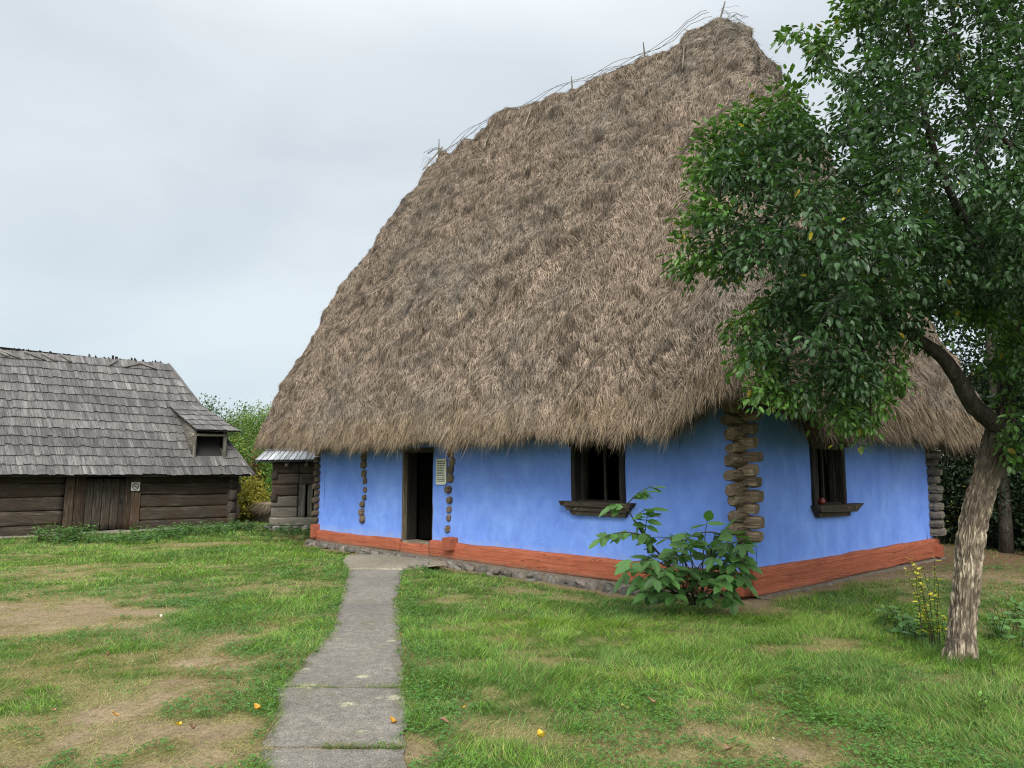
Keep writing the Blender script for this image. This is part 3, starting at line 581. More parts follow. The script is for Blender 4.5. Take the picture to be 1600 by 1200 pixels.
# door frame; the lining of its inner reveal is coloured dark as shade
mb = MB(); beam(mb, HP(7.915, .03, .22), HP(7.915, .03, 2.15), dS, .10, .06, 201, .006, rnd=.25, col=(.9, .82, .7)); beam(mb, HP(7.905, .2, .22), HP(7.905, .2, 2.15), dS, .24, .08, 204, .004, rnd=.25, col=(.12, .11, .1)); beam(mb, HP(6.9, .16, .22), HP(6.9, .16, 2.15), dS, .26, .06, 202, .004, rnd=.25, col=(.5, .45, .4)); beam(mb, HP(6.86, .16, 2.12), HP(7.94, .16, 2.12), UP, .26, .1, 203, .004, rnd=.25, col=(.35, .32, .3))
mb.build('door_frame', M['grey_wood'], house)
mb = MB(); boxv(mb, HP(8.15, 1.05, 1.15), dT, dS, UP, .95, .045, 1.85, (.3, .28, .25)); mb.build('door', M['dark_wood'], house)
# rafter foot poking out by the left cross wall
mb = MB(); beam(mb, HP(8.95, .2, 2.28), HP(9.15, -.55, 2.18), UP, .13, .12, 211, .01); mb.build('rafter_foot', M['dark_wood'], house)

# ---------------------------------------------------------------- thatch roof
rs = np.array([0., 1.5, 1.95, 2.35, 2.7, 3.05, 4.1, 5.0, 6.0, 7.0, 7.6, 8.3, 9.15, 10., 10.6, 10.95, 11.5, 12.2, 13.])
rz = np.array([10.35, 10.40, 10.62, 10.76, 10.76, 10.60, 10.58, 10.72, 10.80, 10.85, 10.90, 11.10, 11.06, 10.98, 10.92, 10.82, 11.06, 10.98, 10.9])
nA, nC, nB = 330, 44, 180                # samples on long sides, corners, short sides
def outline(s0, s1, t0, t1, r):
    P = []
    def seg(a, b, n): P.append(np.stack([np.linspace(a[0], b[0], n, endpoint=False), np.linspace(a[1], b[1], n, endpoint=False)], 1))
    def arc(c, a0, n): th = a0+np.linspace(0, math.pi/2, n, endpoint=False); P.append(np.stack([c[0]+r*np.cos(th), c[1]+r*np.sin(th)], 1))
    seg((s0+r, t0), (s1-r, t0), nA); arc((s1-r, t0+r), -math.pi/2, nC); seg((s1, t0+r), (s1, t1-r), nB); arc((s1-r, t1-r), 0, nC)
    seg((s1-r, t1), (s0+r, t1), nA); arc((s0+r, t1-r), math.pi/2, nC); seg((s0, t1-r), (s0, t0+r), nB); arc((s0+r, t0+r), math.pi, nC)
    return np.concatenate(P)
def notch(s, t): return sm(1.15, .15, np.hypot(s+.45, t+.45))      # thatch cut up over the near corner
rows = []; vs = np.linspace(0, 1, 190)
def EV(s, t): return 2.28+.46*notch(s, t)+.20*sm(9.5, 12, s)+.04*vnoise(s*.8, t*.8, None, 91)
for v in vs:
    qF = v**1.10; qL = v**1.95; qR = v**1.22
    o2 = outline(-.95+2.45*qR, 14.15-2.6*qL, -.95+4.1*qF, 8.15-4.35*v**1.1, 1.1+(.34-1.1)*v)
    s, t = o2[:, 0], o2[:, 1]; zr = np.interp(s, rs, rz)-.33
    if v == 0: base_st = o2.copy()
    z0 = EV(base_st[:, 0], base_st[:, 1]); rows.append(np.stack([s, t, z0+(zr-z0)*v], 1))
top = rows[-1]; tc_ = 3.47
for a in np.linspace(0, 1, 11)[1:]:
    an = a*math.pi/2; s, t = top[:, 0], top[:, 1]; cs = np.clip(s, 1.5+.34, 11.55-.34)
    s2 = cs+(s-cs)*math.cos(an); t2 = tc_+(t-tc_)*math.cos(an); rows.append(np.stack([s2, t2, top[:, 2]+.33*math.sin(an)], 1))
Gd = np.array(rows); nv, nu = Gd.shape[:2]
PW = HP(Gd[..., 0], Gd[..., 1], Gd[..., 2])
def normals(P):
    du = np.roll(P, -1, 1)-np.roll(P, 1, 1); dv = np.gradient(P, axis=0); n = unit(np.cross(du, dv)); c = P.mean((0, 1)); c[2] = 2
    sgn = np.sign(np.sum(n*(P-c), -1).mean()); return n*sgn, unit(du), unit(dv)
Nn, Du, Dv = normals(PW)
s_, t_2, z_2 = Gd[..., 0], Gd[..., 1], Gd[..., 2]
hipR = sm(2.2, -.2, s_-.25*z_2)         # right hip end: flatter horizontal courses
diag = s_+.45*z_2
lump = .13*fbm(s_*.75, t_2*.75, z_2*.55, 11, 3)+.17*fbm(diag*2.1, t_2*2.1, z_2*1.0, 15, 3)+.075*fbm(s_*6.5, t_2*6.5, z_2*5.5, 19, 2)
band = .035*np.sin(z_2*7.5+2.2*vnoise(s_*.7, z_2*.4, t_2*.7, 27))*sm(4, 7, z_2)
lump = (lump+band)*np.r_[sm(-.05, .08, vs), np.ones(nv-len(vs))][:, None]
PW = PW+Nn*lump[..., None]; Nn, Du, Dv = normals(PW)
tone = .5+.5*fbm(s_*.6, t_2*.6, z_2*.5, 51, 4); dk = .5+.5*fbm(s_*2.4, t_2*2.4, z_2*1.9, 57, 3)
roof_root = None
mb = MB(); ccore = np.stack([.045+.03*dk, .034+.022*dk, .024+.016*dk], -1).reshape(-1, 3)
i, j = np.meshgrid(np.arange(nv-1), np.arange(nu), indexing='ij'); j2 = (j+1) % nu
mb.add(PW.reshape(-1, 3), np.stack([i*nu+j, i*nu+j2, (i+1)*nu+j2, (i+1)*nu+j], -1).reshape(-1, 4), None, ccore)
# underside from the eave edge back to the walls
inn = np.stack([np.clip(base_st[:, 0], .1, LS-.1), np.clip(base_st[:, 1], .1, LT-.1)], 1)
E0 = PW[0]; E1 = HP(inn[:, 0], inn[:, 1], np.full(nu, 2.55)+.25*notch(base_st[:, 0], base_st[:, 1])); j = np.arange(nu); j2 = (j+1) % nu
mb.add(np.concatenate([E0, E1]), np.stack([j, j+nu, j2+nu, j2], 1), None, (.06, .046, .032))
thatch = mb.build('thatch_roof', M['thatch_core'], house, smooth=True)
thatch['label'] = 'thick shaggy grey-brown straw thatch'
# straw: many loose stalks lying down the slope
area = np.linalg.norm(np.cross(np.roll(PW, -1, 1)[:-1]-PW[:-1], PW[1:]-PW[:-1]), axis=-1)
fu = np.arange(nu); facing = np.where(fu < nA+nC*.6, 1.0, np.where(fu < nA+nC+nB, .45, np.where(fu < 2*nA+2*nC+nB, .10, np.where(fu < 2*nA+3*nC+nB, .5, 1.0))))
w = (area*facing[None]).ravel(); w /= w.sum(); NS = 430000
ci = rng.choice(len(w), NS, p=w); ii, jj = ci//nu, ci % nu; a, b = rng.random(NS), rng.random(NS); jn = (jj+1) % nu
def smp(A):
    a_, b_ = (a, b) if A.ndim == 2 else (a[:, None], b[:, None])
    return (A[ii, jj]*(1-a_)+A[ii, jn]*a_)*(1-b_)+(A[ii+1, jj]*(1-a_)+A[ii+1, jn]*a_)*b_
P = smp(PW); Nq = unit(smp(Nn)); Uq = unit(smp(Du)); Dq = -unit(smp(Dv)); S_, T_, Z_ = smp(s_), smp(t_2), smp(z_2); tn = smp(tone); dkq = smp(dk)
hr = sm(1.6, -.3, S_-.26*(Z_-2))*sm(3, 5, Z_)     # right hip: stalks swept nearly level
Sd = S_+.55*Z_; cell = .7*vnoise(Sd*3.6, T_*3.6, Z_*1.3, 77)+.5*vnoise(Sd*8, T_*8, Z_*3, 78); cell2 = vnoise(S_*.9, T_*.9, Z_*.7, 79)
ang = .35*cell2+.50*cell+rng.normal(0, .22, NS)+np.where(rng.random(NS) < .12, rng.normal(0, 1.0, NS), 0)-.30
ang = ang+hr*.75
D = unit(Dq*np.cos(ang)[:, None]+Uq*np.sin(ang)[:, None]+Nq*(.08+.20*rng.random(NS)**2+.16*np.maximum(cell, 0))[:, None])
Sx = unit(np.cross(D, Nq)+Nq*rng.normal(0, .35, (NS, 1))); ln = rng.uniform(.07, .24, NS)*(1+.6*(rng.random(NS) < .08)); wd = rng.uniform(.004, .0105, NS)
bend = rng.normal(0, .10, (NS, 3))-Nq*.16
g = rng.random(NS)[:, None]; pale = np.array([.395, .308, .232]); mid_ = np.array([.190, .141, .102]); drk = np.array([.060, .044, .031]); gry = np.array([.175, .160, .130])
c = mid_*(1-g)+pale*g; kk = (rng.random(NS) < .30)[:, None]; c = np.where(kk, drk+(mid_-drk)*rng.random((NS, 1))*.6, c)
ctn = 1+.20*vnoise(Sd*4.5, T_*4.5, Z_*1.5, 101)+.24*vnoise(Sd*11, T_*11, Z_*3.5, 103); c = c*ctn[:, None]
hol = sm(.35, .75, fbm(Sd*2.6, T_*2.6, Z_*1.5, 107, 4)*1.7)[:, None]; c = c*(1-.50*hol)
gm = sm(.42, .72, tn)[:, None]; c = c*(1-gm*.5)+gry*(gm*.5)*(.6+g)
patch = sm(.60, .78, dkq)[:, None]; c = c*(1-.55*patch)
yel = (sm(3.1, 2.2, Z_)*(.5+.5*vnoise(S_*1.3, T_*1.3, None, 83)))[:, None]; c = c*(1-.55*yel)+np.array([.27, .185, .095])*(.55*yel)
mx = 1+.0*g; V1, Q1, T1, K1 = blades(P-D*(ln*.3)[:, None]+Nq*.012, D, Sx, ln, wd, bend, c)
# larger combed tufts that stand proud and break the surface
# eave fringe
NE = 95000
wE = np.linalg.norm(np.roll(E0, -1, 0)-E0, axis=1)*np.where(facing < .2, .25, 1); wE /= wE.sum(); je = rng.choice(nu, NE, p=wE); a1 = rng.random(NE)[:, None]; jn = (je+1) % nu
upk = rng.random(NE)**1.2; ri = np.clip((upk*12), 0, 11); r0 = ri.astype(int); rf = (ri-r0)[:, None]
Pe = (PW[r0, je]*(1-a1)+PW[r0, jn]*a1)*(1-rf)+(PW[r0+1, je]*(1-a1)+PW[r0+1, jn]*a1)*rf
Ne = unit(Nn[r0, je]); Ue = unit(Du[0, je]); se, te = s_[0, je]+0*upk, t_2[0, je]
clump = vnoise(se*2.4, te*2.4, None, 85); cl2 = vnoise(se*6.5, te*6.5, None, 87); No = unit(Ne*np.array([1, 1, 0]))
deep = (rng.random(NE) < .42)
Pe = np.where(deep[:, None], E0[je]*(1-a1)+E0[jn]*a1-No*(rng.random((NE, 1))**1.3*.42)+UP*rng.uniform(0, .08, (NE, 1)), Pe)
De = unit(-UP*1.0+No*(.25+.22*rng.random((NE, 1)))+Ue*((.35*clump+.3*cl2)[:, None]+rng.normal(0, .26, (NE, 1))))
le = rng.uniform(.10, .26, NE)*(1+.45*clump+.35*cl2)*np.where(rng.random(NE) < .05, 1.6, 1)+.03; wde = rng.uniform(.004, .010, NE)
Se = unit(np.cross(De, No)+No*rng.normal(0, .4, (NE, 1))); ge = rng.random((NE, 1)); ce = np.array([.16, .112, .068])*(1-ge)+np.array([.38, .295, .195])*ge
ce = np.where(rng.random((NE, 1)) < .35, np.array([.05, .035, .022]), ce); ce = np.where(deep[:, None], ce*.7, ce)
V2, Q2, T2, K2 = blades(Pe, De, Se, le, wde, rng.normal(0, .12, (NE, 3))-UP*.1, ce)
nb = len(V1); so = mesh('thatch_straw', np.concatenate([V1, V2]), [np.concatenate([Q1, Q2+nb]), np.concatenate([T1, T2+nb])], M['thatch'], None, np.concatenate([K1, K2]))
so.parent = thatch
so['kind'] = 'stuff'
# ridge stakes, crossed ridge sticks and loose wire
def roof_sub(nm, mb_, mat): o = mb_.build(nm, M[mat], None, True); o.parent = thatch; return o
for px, py, hh, lean in ((1133, 2, .0, -.18), (1005, 66, .0, .04), (893, 119, .0, .03), (686, 217, .0, 0)):
    tp = onto(px, py, HP(0, 3.5, 0), dT); s1_ = np.dot(tp-C0, dS); mb = MB(); b0 = HP(s1_, 3.5, tp[2]-.75)+dS*lean*-2.2*.75
    beam(mb, b0, tp, dS, .05, .05, int(px), .003, taper=.35, col=(1.1, 1.1, 1.1)); roof_sub('ridge_stake', mb, 'grey_wood')
def stick(p, q, w=.05, col=(1.5, 1.4, 1.2)):
    mb = MB(); nS_ = 6; P_ = [onto(*p, HP(0, 3.5+(-.42), 0), dT), onto(*q, HP(0, 3.5-.95, 0), dT)]
    tube(mb, [P_[0]*(1-u)+P_[1]*u for u in np.linspace(0, 1, nS_)], np.linspace(w*.5, w*.3, nS_), 6, col=col); roof_sub('ridge_stick', mb, 'grey_wood')
stick((691, 230), (661, 265)); stick((1070, 62), (1066, 108), .04); stick((829, 174), (818, 200), .045); stick((772, 194), (752, 237), .05); stick((762, 208), (757, 232), .04)
mb = MB(); nW = 60
for w_ in range(9):
    ss = np.linspace(11.9, 2.2, 140); zz = np.interp(ss, rs, rz)+.02+.16*np.abs(vnoise(ss*.9+w_*.3, ss*0, None, 2))+.03*w_/9; tt = 3.47-.30+.08*w_+.05*vnoise(ss*2, ss*0+w_, None, 5)
    if w_ > 2: a0 = int(rng.integers(0, 100)); ss, zz, tt = ss[a0:a0+36], zz[a0:a0+36]+.01, tt[a0:a0+36]-.1
    tube(mb, HP(ss, tt, zz), .006, 4, col=(.9, .9, .9), close=False)
for k in range(30):                      # frayed bits at both ends of the ridge
    s0_, z0_, sg = (1.9, 10.35, -1) if k % 2 else (11.7, 10.7, 1); u = np.linspace(0, 1, 8); l_ = rng.uniform(.25, .7); a_ = rng.uniform(-.6, .9); tt = 3.4+rng.uniform(-.3, .3)
    tube(mb, HP(s0_+sg*u*l_*math.cos(a_)*.7, tt+0*u, z0_+.25+u*l_*math.sin(a_)*.5-.25*u*u+.02*np.sin(u*9+k)), .003, 3, col=(.8, .75, .7), close=False)
roof_sub('ridge_wire', mb, 'grey_wood')
# signboard and little pot on the house
def at_front(px, py, off=.03): c = onto(px, py, HP(0, -off, 0), dT); return c
info = thing('notice_board', at_front(688, 736), 'white laminated notice of printed lines hung right of the dark doorway', 'notice')
a_, b_, c_, d_ = [at_front(*p, .045) for p in ((681, 757), (697, 757), (697.5, 717), (682, 717))]
M['paper'] = flat('laminated_paper', (.66, .68, .56), .35); M['ink'] = flat('printed_ink', (.10, .11, .10), .6)
ax1, ax2 = unit(b_-a_), UP; wI, hI = np.linalg.norm(b_-a_), d_[2]-a_[2]; cI = (a_+b_+c_+d_)/4
rc = [(-wI/2+.03, -hI/2), (wI/2-.03, -hI/2), (wI/2, -hI/2+.03), (wI/2, hI/2-.03), (wI/2-.03, hI/2), (-wI/2+.03, hI/2), (-wI/2, hI/2-.03), (-wI/2, -hI/2+.03)]
mb = MB(); prism(mb, rc, cI, ax1, ax2, nF, -.006, .006); mb.build('board', M['paper'], info)
mb = MB(); yy = hI/2-.05; rl = random.Random(3); k = 0
while yy > -hI/2+.04:
    tall = .016 if k > 1 else .026; x1 = wI/2-.035-rl.random()*.05*(k > 1); x = -wI/2+.035
    if k in (2, 9, 14): mb.build('text_block', M['ink'], info); mb = MB(); yy -= .02 if k > 2 else 0
    while x < x1:
        wl = rl.uniform(.015, .05); xe = min(x+wl, x1); boxv(mb, cI+ax1*((x+xe)/2)+UP*yy+nF*.0085, ax1, nF, UP, xe-x, .002, tall); x = xe+.010
    yy -= tall+.016; k += 1
mb.build('text_block', M['ink'], info)
pc = onto(1279, 788, HP(.02, 0, 0), dS); pc = HP(.0, np.dot(pc-C0, dT), 1.165)-dS*.03
M['pot'] = flat('glazed_red_pot', (.16, .018, .014), .25, .6)
pot = thing('clay_pot', pc, 'tiny round dark red pot on the sill of the side window', 'pot')
mb = MB(); pr = [(0, 0), (.025, 0), (.045, .02), (.052, .045), (.042, .07), (.028, .083), (.033, .095), (.027, .095), (.022, .085), (0, .08)]
K = 18; th = np.arange(K)/K*2*math.pi; V = np.array([[pc+np.array([r*math.cos(q), r*math.sin(q), z]) for q in th] for r, z in pr]).reshape(-1, 3)
i, k = np.meshgrid(np.arange(len(pr)-1), np.arange(K), indexing='ij'); k2 = (k+1) % K; mb.add(V, np.stack([i*K+k, i*K+k2, (i+1)*K+k2, (i+1)*K+k], -1).reshape(-1, 4)); mb.build('pot_body', M['pot'], pot, True)
mb = MB(); tube(mb, pc+np.array([[.03, 0, .07], [.06, 0, .075], [.072, 0, .05], [.05, 0, .025]]), .007, 8); mb.build('handle', M['pot'], pot, True)

# ================================================================ LOG HUT on the left
wa = R(41.2); wd_ = np.array([math.sin(wa), math.cos(wa), 0]); wo = np.array([math.cos(wa), -math.sin(wa), 0])   # along wall, outward to camera
G0 = gpt(0, 842)
def K3(s, o, z): s, o, z = np.broadcast_arrays(*[np.asarray(q, float) for q in (s, o, z)]); return G0+s[..., None]*wd_+o[..., None]*wo+z[..., None]*UP
hut = thing('log_hut', G0, 'long dark log hut with grey shingle roof and small dormer', 'hut')
def hpart(nm, mb_, mat, smooth=True, par=None):
    o = mb_.build(nm, M[mat], None, smooth)
    if par is None: put(o, hut)
    else: o.parent = par
    return o
HL, HW = 6.25, 5.0; s_d0, s_d1 = 1.38, 3.36
zz = [(.10, .36, .30), (.47, .38, .26), (.84, .36, .28), (1.20, .36, .26), (1.52, .3, .3)]
for k, (zc, hh, ww) in enumerate(zz):
    tn_ = [1.0, 1.15, 1.1, .95, .7][k]
    mb = MB(); beam(mb, K3(s_d1, -.12, zc+.02), K3(HL+.12+.1*(k % 2), -.12, zc), UP, .22, hh, 300+k, .013, n=40, rnd=.4, col=(tn_, tn_*.97, tn_*.93), sag=.01); hpart('wall_log', mb, 'old_wood')
    mb = MB(); beam(mb, K3(-5, -.12, zc+.03), K3(s_d0, -.12, zc+.01), UP, .22, hh, 320+k, .013, n=50, rnd=.4, col=(tn_*1.05, tn_, tn_*.95), sag=.01); hpart('wall_log', mb, 'old_wood')
    mb = MB(); beam(mb, K3(HL-.1, .18-.08*(k % 2), zc+.14), K3(HL-.1, -HW, zc+.12), UP, .22, hh, 340+k, .012, rnd=.4, col=(tn_, tn_, tn_)); hpart('wall_log', mb, 'old_wood')
mb = MB(); beam(mb, K3(-5, -.1, -.02), K3(HL+.35, -.1, -.02), UP, .42, .16, 360, .02, n=60, rnd=.5, col=(1.9, 1.9, 1.85)); hpart('ground_sill', mb, 'grey_wood')
mb = MB(); quad(mb, K3(-5, -.3, 0), K3(HL, -.3, 0), K3(HL, -.3, 1.8), K3(-5, -.3, 1.8)); quad(mb, K3(-5, -HW, 0), K3(HL, -HW, 0), K3(HL, -HW, 1.8), K3(-5, -HW, 1.8)); quad(mb, K3(-5, 0, 0), K3(-5, -HW, 0), K3(-5, -HW, 1.8), K3(-5, 0, 1.8)); hpart('inner_shade_wall', mb, 'dark_in', False)
# plank door between its posts
def plank(mb_, s0, s1, z0, z1, off, seed, col): beam(mb_, K3((s0+s1)/2, off, z0), K3((s0+s1)/2+.01, off, z1), wd_, .05, s1-s0-.012, seed, .004, n=8, rnd=.22, col=col)
dr = MB(); x = 1.98
for k, w_ in enumerate((.30, .34, .33, .31)): plank(dr, x-.08, x-.08+w_*.7, .1, 1.5, -.08, 370+k, (1.05-.1*(k % 2),)*3); x += w_*.7
for k, w_ in enumerate((.2, .0)):
    if w_: plank(dr, x-.08, x+.08, .1, 1.5, -.08, 375+k, (.7, .7, .7))
door = hpart('door', dr, 'old_wood')
mb = MB(); tube(mb, [K3(2.82, -.03, .82), K3(2.82, .02, .84), K3(2.82, .02, .94), K3(2.82, -.03, .96)], .012, 6); hpart('handle', mb, 'dark_wood', True, door)
for s0, s1, tn_ in ((1.38, 1.62, 1.1), (1.62, 1.9, .75), (2.93, 3.12, .75), (3.1, 3.36, 1.25)):
    mb = MB(); plank(mb, s0, s1, .06, 1.6, .0 if tn_ > 1 else -.03, int(s0*100), (tn_*1.15, tn_, tn_*.88)); hpart('door_post', mb, 'old_wood')
# roof slabs: sloping front plane from eave line to ridge
SL = np.array([-6.5, 6.57]); Oe, Or, Ze, Zr = .55, -2.35, 1.60, 5.30
def RP(s, v, lift=0.0):               # point on the front slope, v 0 at the eave to 1 at the ridge
    nr_ = unit(np.array([Zr-Ze, Oe-Or]))   # outward (o, z)
    return K3(s, Oe+(Or-Oe)*v+nr_[0]*lift, Ze+(Zr-Ze-.14+.028*np.asarray(s, float))*v+nr_[1]*lift+.02*np.sin(np.asarray(s, float)*1.1)*(1-np.abs(2*v-1)))
rightS = lambda v: 6.55-1.62*v
mb = MB(); n = 20; vv = np.linspace(0, 1, n); A = RP(np.full(n, -6.5), vv, -.05); B = RP(rightS(vv)-.03, vv, -.05); C_ = K3(rightS(vv)-.03, -HW-.45+(HW+.45+Or)*vv, Ze+(Zr-Ze)*vv-.05); D_ = K3(np.full(n, -6.5), -HW-.45+(HW+.45+Or)*vv, Ze+(Zr-Ze)*vv-.05)
k = np.arange(n-1)
for P_, Q_ in ((A, B), (B, C_), (C_, D_)): mb.add(np.concatenate([P_, Q_]), np.stack([k, k+n, k+n+1, k+1], 1), None, (.3, .3, .3))
quad(mb, A[0]+UP*.02, B[0]+UP*.02, C_[0]+UP*.02, D_[0]+UP*.02, (.25, .25, .25))
roofh = hpart('roof', mb, 'shingle', False)
NR = 14
def shingle(mb_, a, b_, c, d_, nrm_, tn_, sd):  # a,b top edge; c,d lower edge; small thickness
    V = np.array([a, b_, c, d_, a-nrm_*.018, b_-nrm_*.018, c-nrm_*.02, d_-nrm_*.02]); uo = sd*.731
    ww, hh = np.linalg.norm(b_-a), np.linalg.norm(c-b_); uv = np.array([(0, 0), (0, ww), (hh, ww), (hh, 0)]*2)+uo
    mb_.add(V, [(0, 1, 2, 3), (3, 2, 6, 7), (0, 3, 7, 4), (1, 5, 6, 2)], None, (tn_, tn_, tn_*1.0), uv)
ms = MB(); rg = np.random.default_rng(3); nrs = unit(wo*(Zr-Ze)+UP*(Oe-Or)); sdk = 0
def dormer_cut(s, v): return (s > 4.80) & (s < 5.80) & (v > .135) & (v < .5)
for r in range(NR):
    v0, v1 = (r-.0)/NR, (r+1.25)/NR; s = -6.5+rg.random()*.1
    rowt = rg.uniform(.9, 1.1); wave = rg.random()*9
    while s < rightS(v0)-.02:
        w_ = rg.uniform(.085, .15); e_ = min(s+w_, rightS(v0)+.02); et = min(s+w_, rightS(min(v1, 1))+.02); st_ = min(s, rightS(min(v1, 1)))
        if not dormer_cut((s+e_)/2, (v0+v1)/2-.01) or False:
            dv = rg.normal(0, .0028)+.003*math.sin(s*2.2+wave); lf = .035+rg.uniform(0, .010); vt = min(v1, 1.0)+(.012*rg.random() if r == NR-1 else 0)
            tn_ = rowt*rg.choice([.8, .95, 1.05, 1.2, 1.4], p=[.14, .33, .3, .17, .06])*(1+.12*math.sin(s*.9+r))
            shingle(ms, RP(st_, vt, .005), RP(et-.004, vt, .005), RP(e_-.004, v0+dv, lf), RP(s, v0+dv+rg.normal(0, .001), lf), nrs, tn_, sdk); sdk += 1
        s += w_
# far slope's topmost shingles standing above the ridge, and a few loose ones under it
s = -6.4
while s < 4.9:
    w_ = rg.uniform(.08, .14)
    if rg.random() < .55: 
        t0 = RP(s, 1.0, -.02); hh = rg.uniform(.06, .15); shingle(ms, t0+wd_*w_*.25+UP*hh, t0+wd_*w_*.85+UP*hh*rg.uniform(.4, 1), t0+wd_*w_*1.1-UP*.2, t0-UP*.2, wo, rg.uniform(.1, .35), sdk); sdk += 1
    s += w_
hpart('shingles', ms, 'shingle', False, roofh)
for (s0, v0, s1, v1) in ((-.05, .995, .35, .93), (.1, .99, .62, .925), (.75, .99, 1.25, .93), (1.2, .985, 1.55, .925), (3.45, .925, 4.0, .975), (3.95, .98, 4.45, .93), (1.7, .99, 1.95, .93), (-.5, .93, -.25, .99), (3.0, .93, 3.3, .985)):
    mb = MB(); p, q = RP(s0, v0, .075), RP(s1, v1, .075); beam(mb, p, q, nrs, .07, .02, int(s0*30+90), .002, rnd=.2, col=(1.25, 1.2, 1.1)); hpart('ridge_slat', mb, 'shingle', True, roofh)
mb = MB(); beam(mb, RP(6.6, -.005, .03), RP(4.92, 1.0, .03), nrs, .07, .05, 391, .006, col=(.9, .9, .9)); hpart('hip_board', mb, 'shingle', True, roofh)
# dormer
dm = MB(); do_ = .12
DP = lambda s, z, o=do_: K3(s, o, z)
boxes = [((4.75, 2.0), (4.86, 2.98)), ((5.72, 2.0), (5.83, 2.98))]
for (a, b_) in boxes: beam(dm, DP((a[0]+b_[0])/2, a[1]), DP((a[0]+b_[0])/2, b_[1]), wo, .09, .08, int(a[0]*99), .003, rnd=.2)
beam(dm, DP(4.72, 2.84), DP(5.88, 2.86), UP, .07, .08, 402, .003, rnd=.2, col=(1.9, 1.85, 1.7))
for sx_ in (4.76, 5.82): prism(dm, [(do_, 2.02), (do_, 3.0), (-1.0, 3.55), (-.62, 2.85)], K3(sx_, 0, 0), wo, UP, wd_, -.02, .02, (.8, .8, .8))
dorm = hpart('dormer', dm, 'grey_wood')
mb = MB(); boxd = lambda s, o, z: K3(s, o, z); quad(mb, DP(4.8, 2.0, -1.1), DP(5.8, 2.0, -1.1), DP(5.8, 3.2, -1.1), DP(4.8, 3.2, -1.1)); quad(mb, DP(4.8, 2.03, .08), DP(5.8, 2.03, .08), DP(5.8, 2.03, -1.1), DP(4.8, 2.03, -1.1)); quad(mb, DP(4.81, 2.03, .05), DP(4.81, 3.0, .05), DP(4.81, 3.1, -1.1), DP(4.81, 2.03, -1.1)); quad(mb, DP(5.79, 2.03, .05), DP(5.79, 3.0, .05), DP(5.79, 3.1, -1.1), DP(5.79, 2.03, -1.1)); hpart('dormer_opening', mb, 'dark_in', False, dorm)
dr_ = MB(); T0, T1 = K3(4.52, -1.15, 3.80), K3(5.55, -1.15, 3.86); B0, B1 = K3(4.72, .38, 2.98), K3(6.08, .38, 3.00); nd = unit(np.cross(B1-B0, T0-B0)); nd = nd*np.sign(nd[2])
quad(dr_, T0-nd*.04, T1-nd*.04, B1-nd*.04, B0-nd*.04, (.35, .35, .35)); T2, B2 = K3(5.9, -1.25, 3.55), K3(6.42, .05, 2.98)
dr_.add(np.array([T1, B1, B2, T2])-nd*.03, [(0, 1, 2, 3)], None, (.35, .35, .35))
for (ta, tb, ba, bb, nrr, nd2) in ((T0, T1, B0, B1, 5, nd), (T1, T2, B1, B2, 5, unit(nd+wd_*.45))):
    for r in range(nrr):
        f0, f1 = r/nrr, min((r+1.2)/nrr, 1); la = ba+(ta-ba)*f0; lb = bb+(tb-bb)*f0; ua = ba+(ta-ba)*f1; ub = bb+(tb-bb)*f1; W_ = np.linalg.norm(lb-la); k = max(2, int(W_/.13)); e_ = np.sort(np.r_[0, rg.random(k-1)*.4/k+np.arange(1, k)/k, 1])
        for q0, q1 in zip(e_[:-1], e_[1:]):
            jt = rg.normal(0, .012); tn_ = rg.choice([.85, 1, 1.1, 1.35])*1.05; dn = unit(la-ua)
            shingle(dr_, ua+(ub-ua)*q0, ua+(ub-ua)*(q1-.01), la+(lb-la)*(q1-.01)+nd2*.03+dn*jt, la+(lb-la)*q0+nd2*.03+dn*jt, nd2, tn_, sdk); sdk += 1
hpart('dormer_roof', dr_, 'shingle', False, dorm)
# no-smoking sign
c = onto(209.5, 760, G0, wo)+wo*.10; sg = thing('no_smoking_sign', c, 'small white square no smoking sign nailed to the hut door post', 'sign')
M['white'] = flat('white_enamel', (.62, .62, .58), .5); M['black'] = flat('black_print', (.03, .025, .025), .5); M['signred'] = flat('faded_red_print', (.10, .04, .035), .5)
mb = MB(); boxv(mb, c, wd_, wo, UP, .24, .012, .24); mb.build('plate', M['white'], sg)
mb = MB(); K = 40; th = np.arange(K)/K*2*math.pi; V = np.concatenate([np.array([c+wo*.009+(wd_*math.cos(q)+UP*math.sin(q))*r for q in th]) for r in (.098, .076)]); k = np.arange(K); mb.add(V, np.stack([k, (k+1) % K, (k+1) % K+K, k+K], 1))
dg = unit(wd_-UP); boxv(mb, c+wo*.0105, dg, wo, unit(wd_+UP), .165, .003, .022); mb.build('ban_ring', M['signred'], sg)
mb = MB(); boxv(mb, c+wo*.008-UP*.012-wd_*.008, wd_, wo, UP, .10, .003, .018); boxv(mb, c+wo*.008-UP*.012+wd_*.055, wd_, wo, UP, .012, .003, .018)
for q in (.0, .018): boxv(mb, c+wo*.008+UP*(.02+q)+wd_*(.05-q*.6), wd_, wo, UP, .008, .003, .018)
mb.build('cigarette_symbol', M['black'], sg)

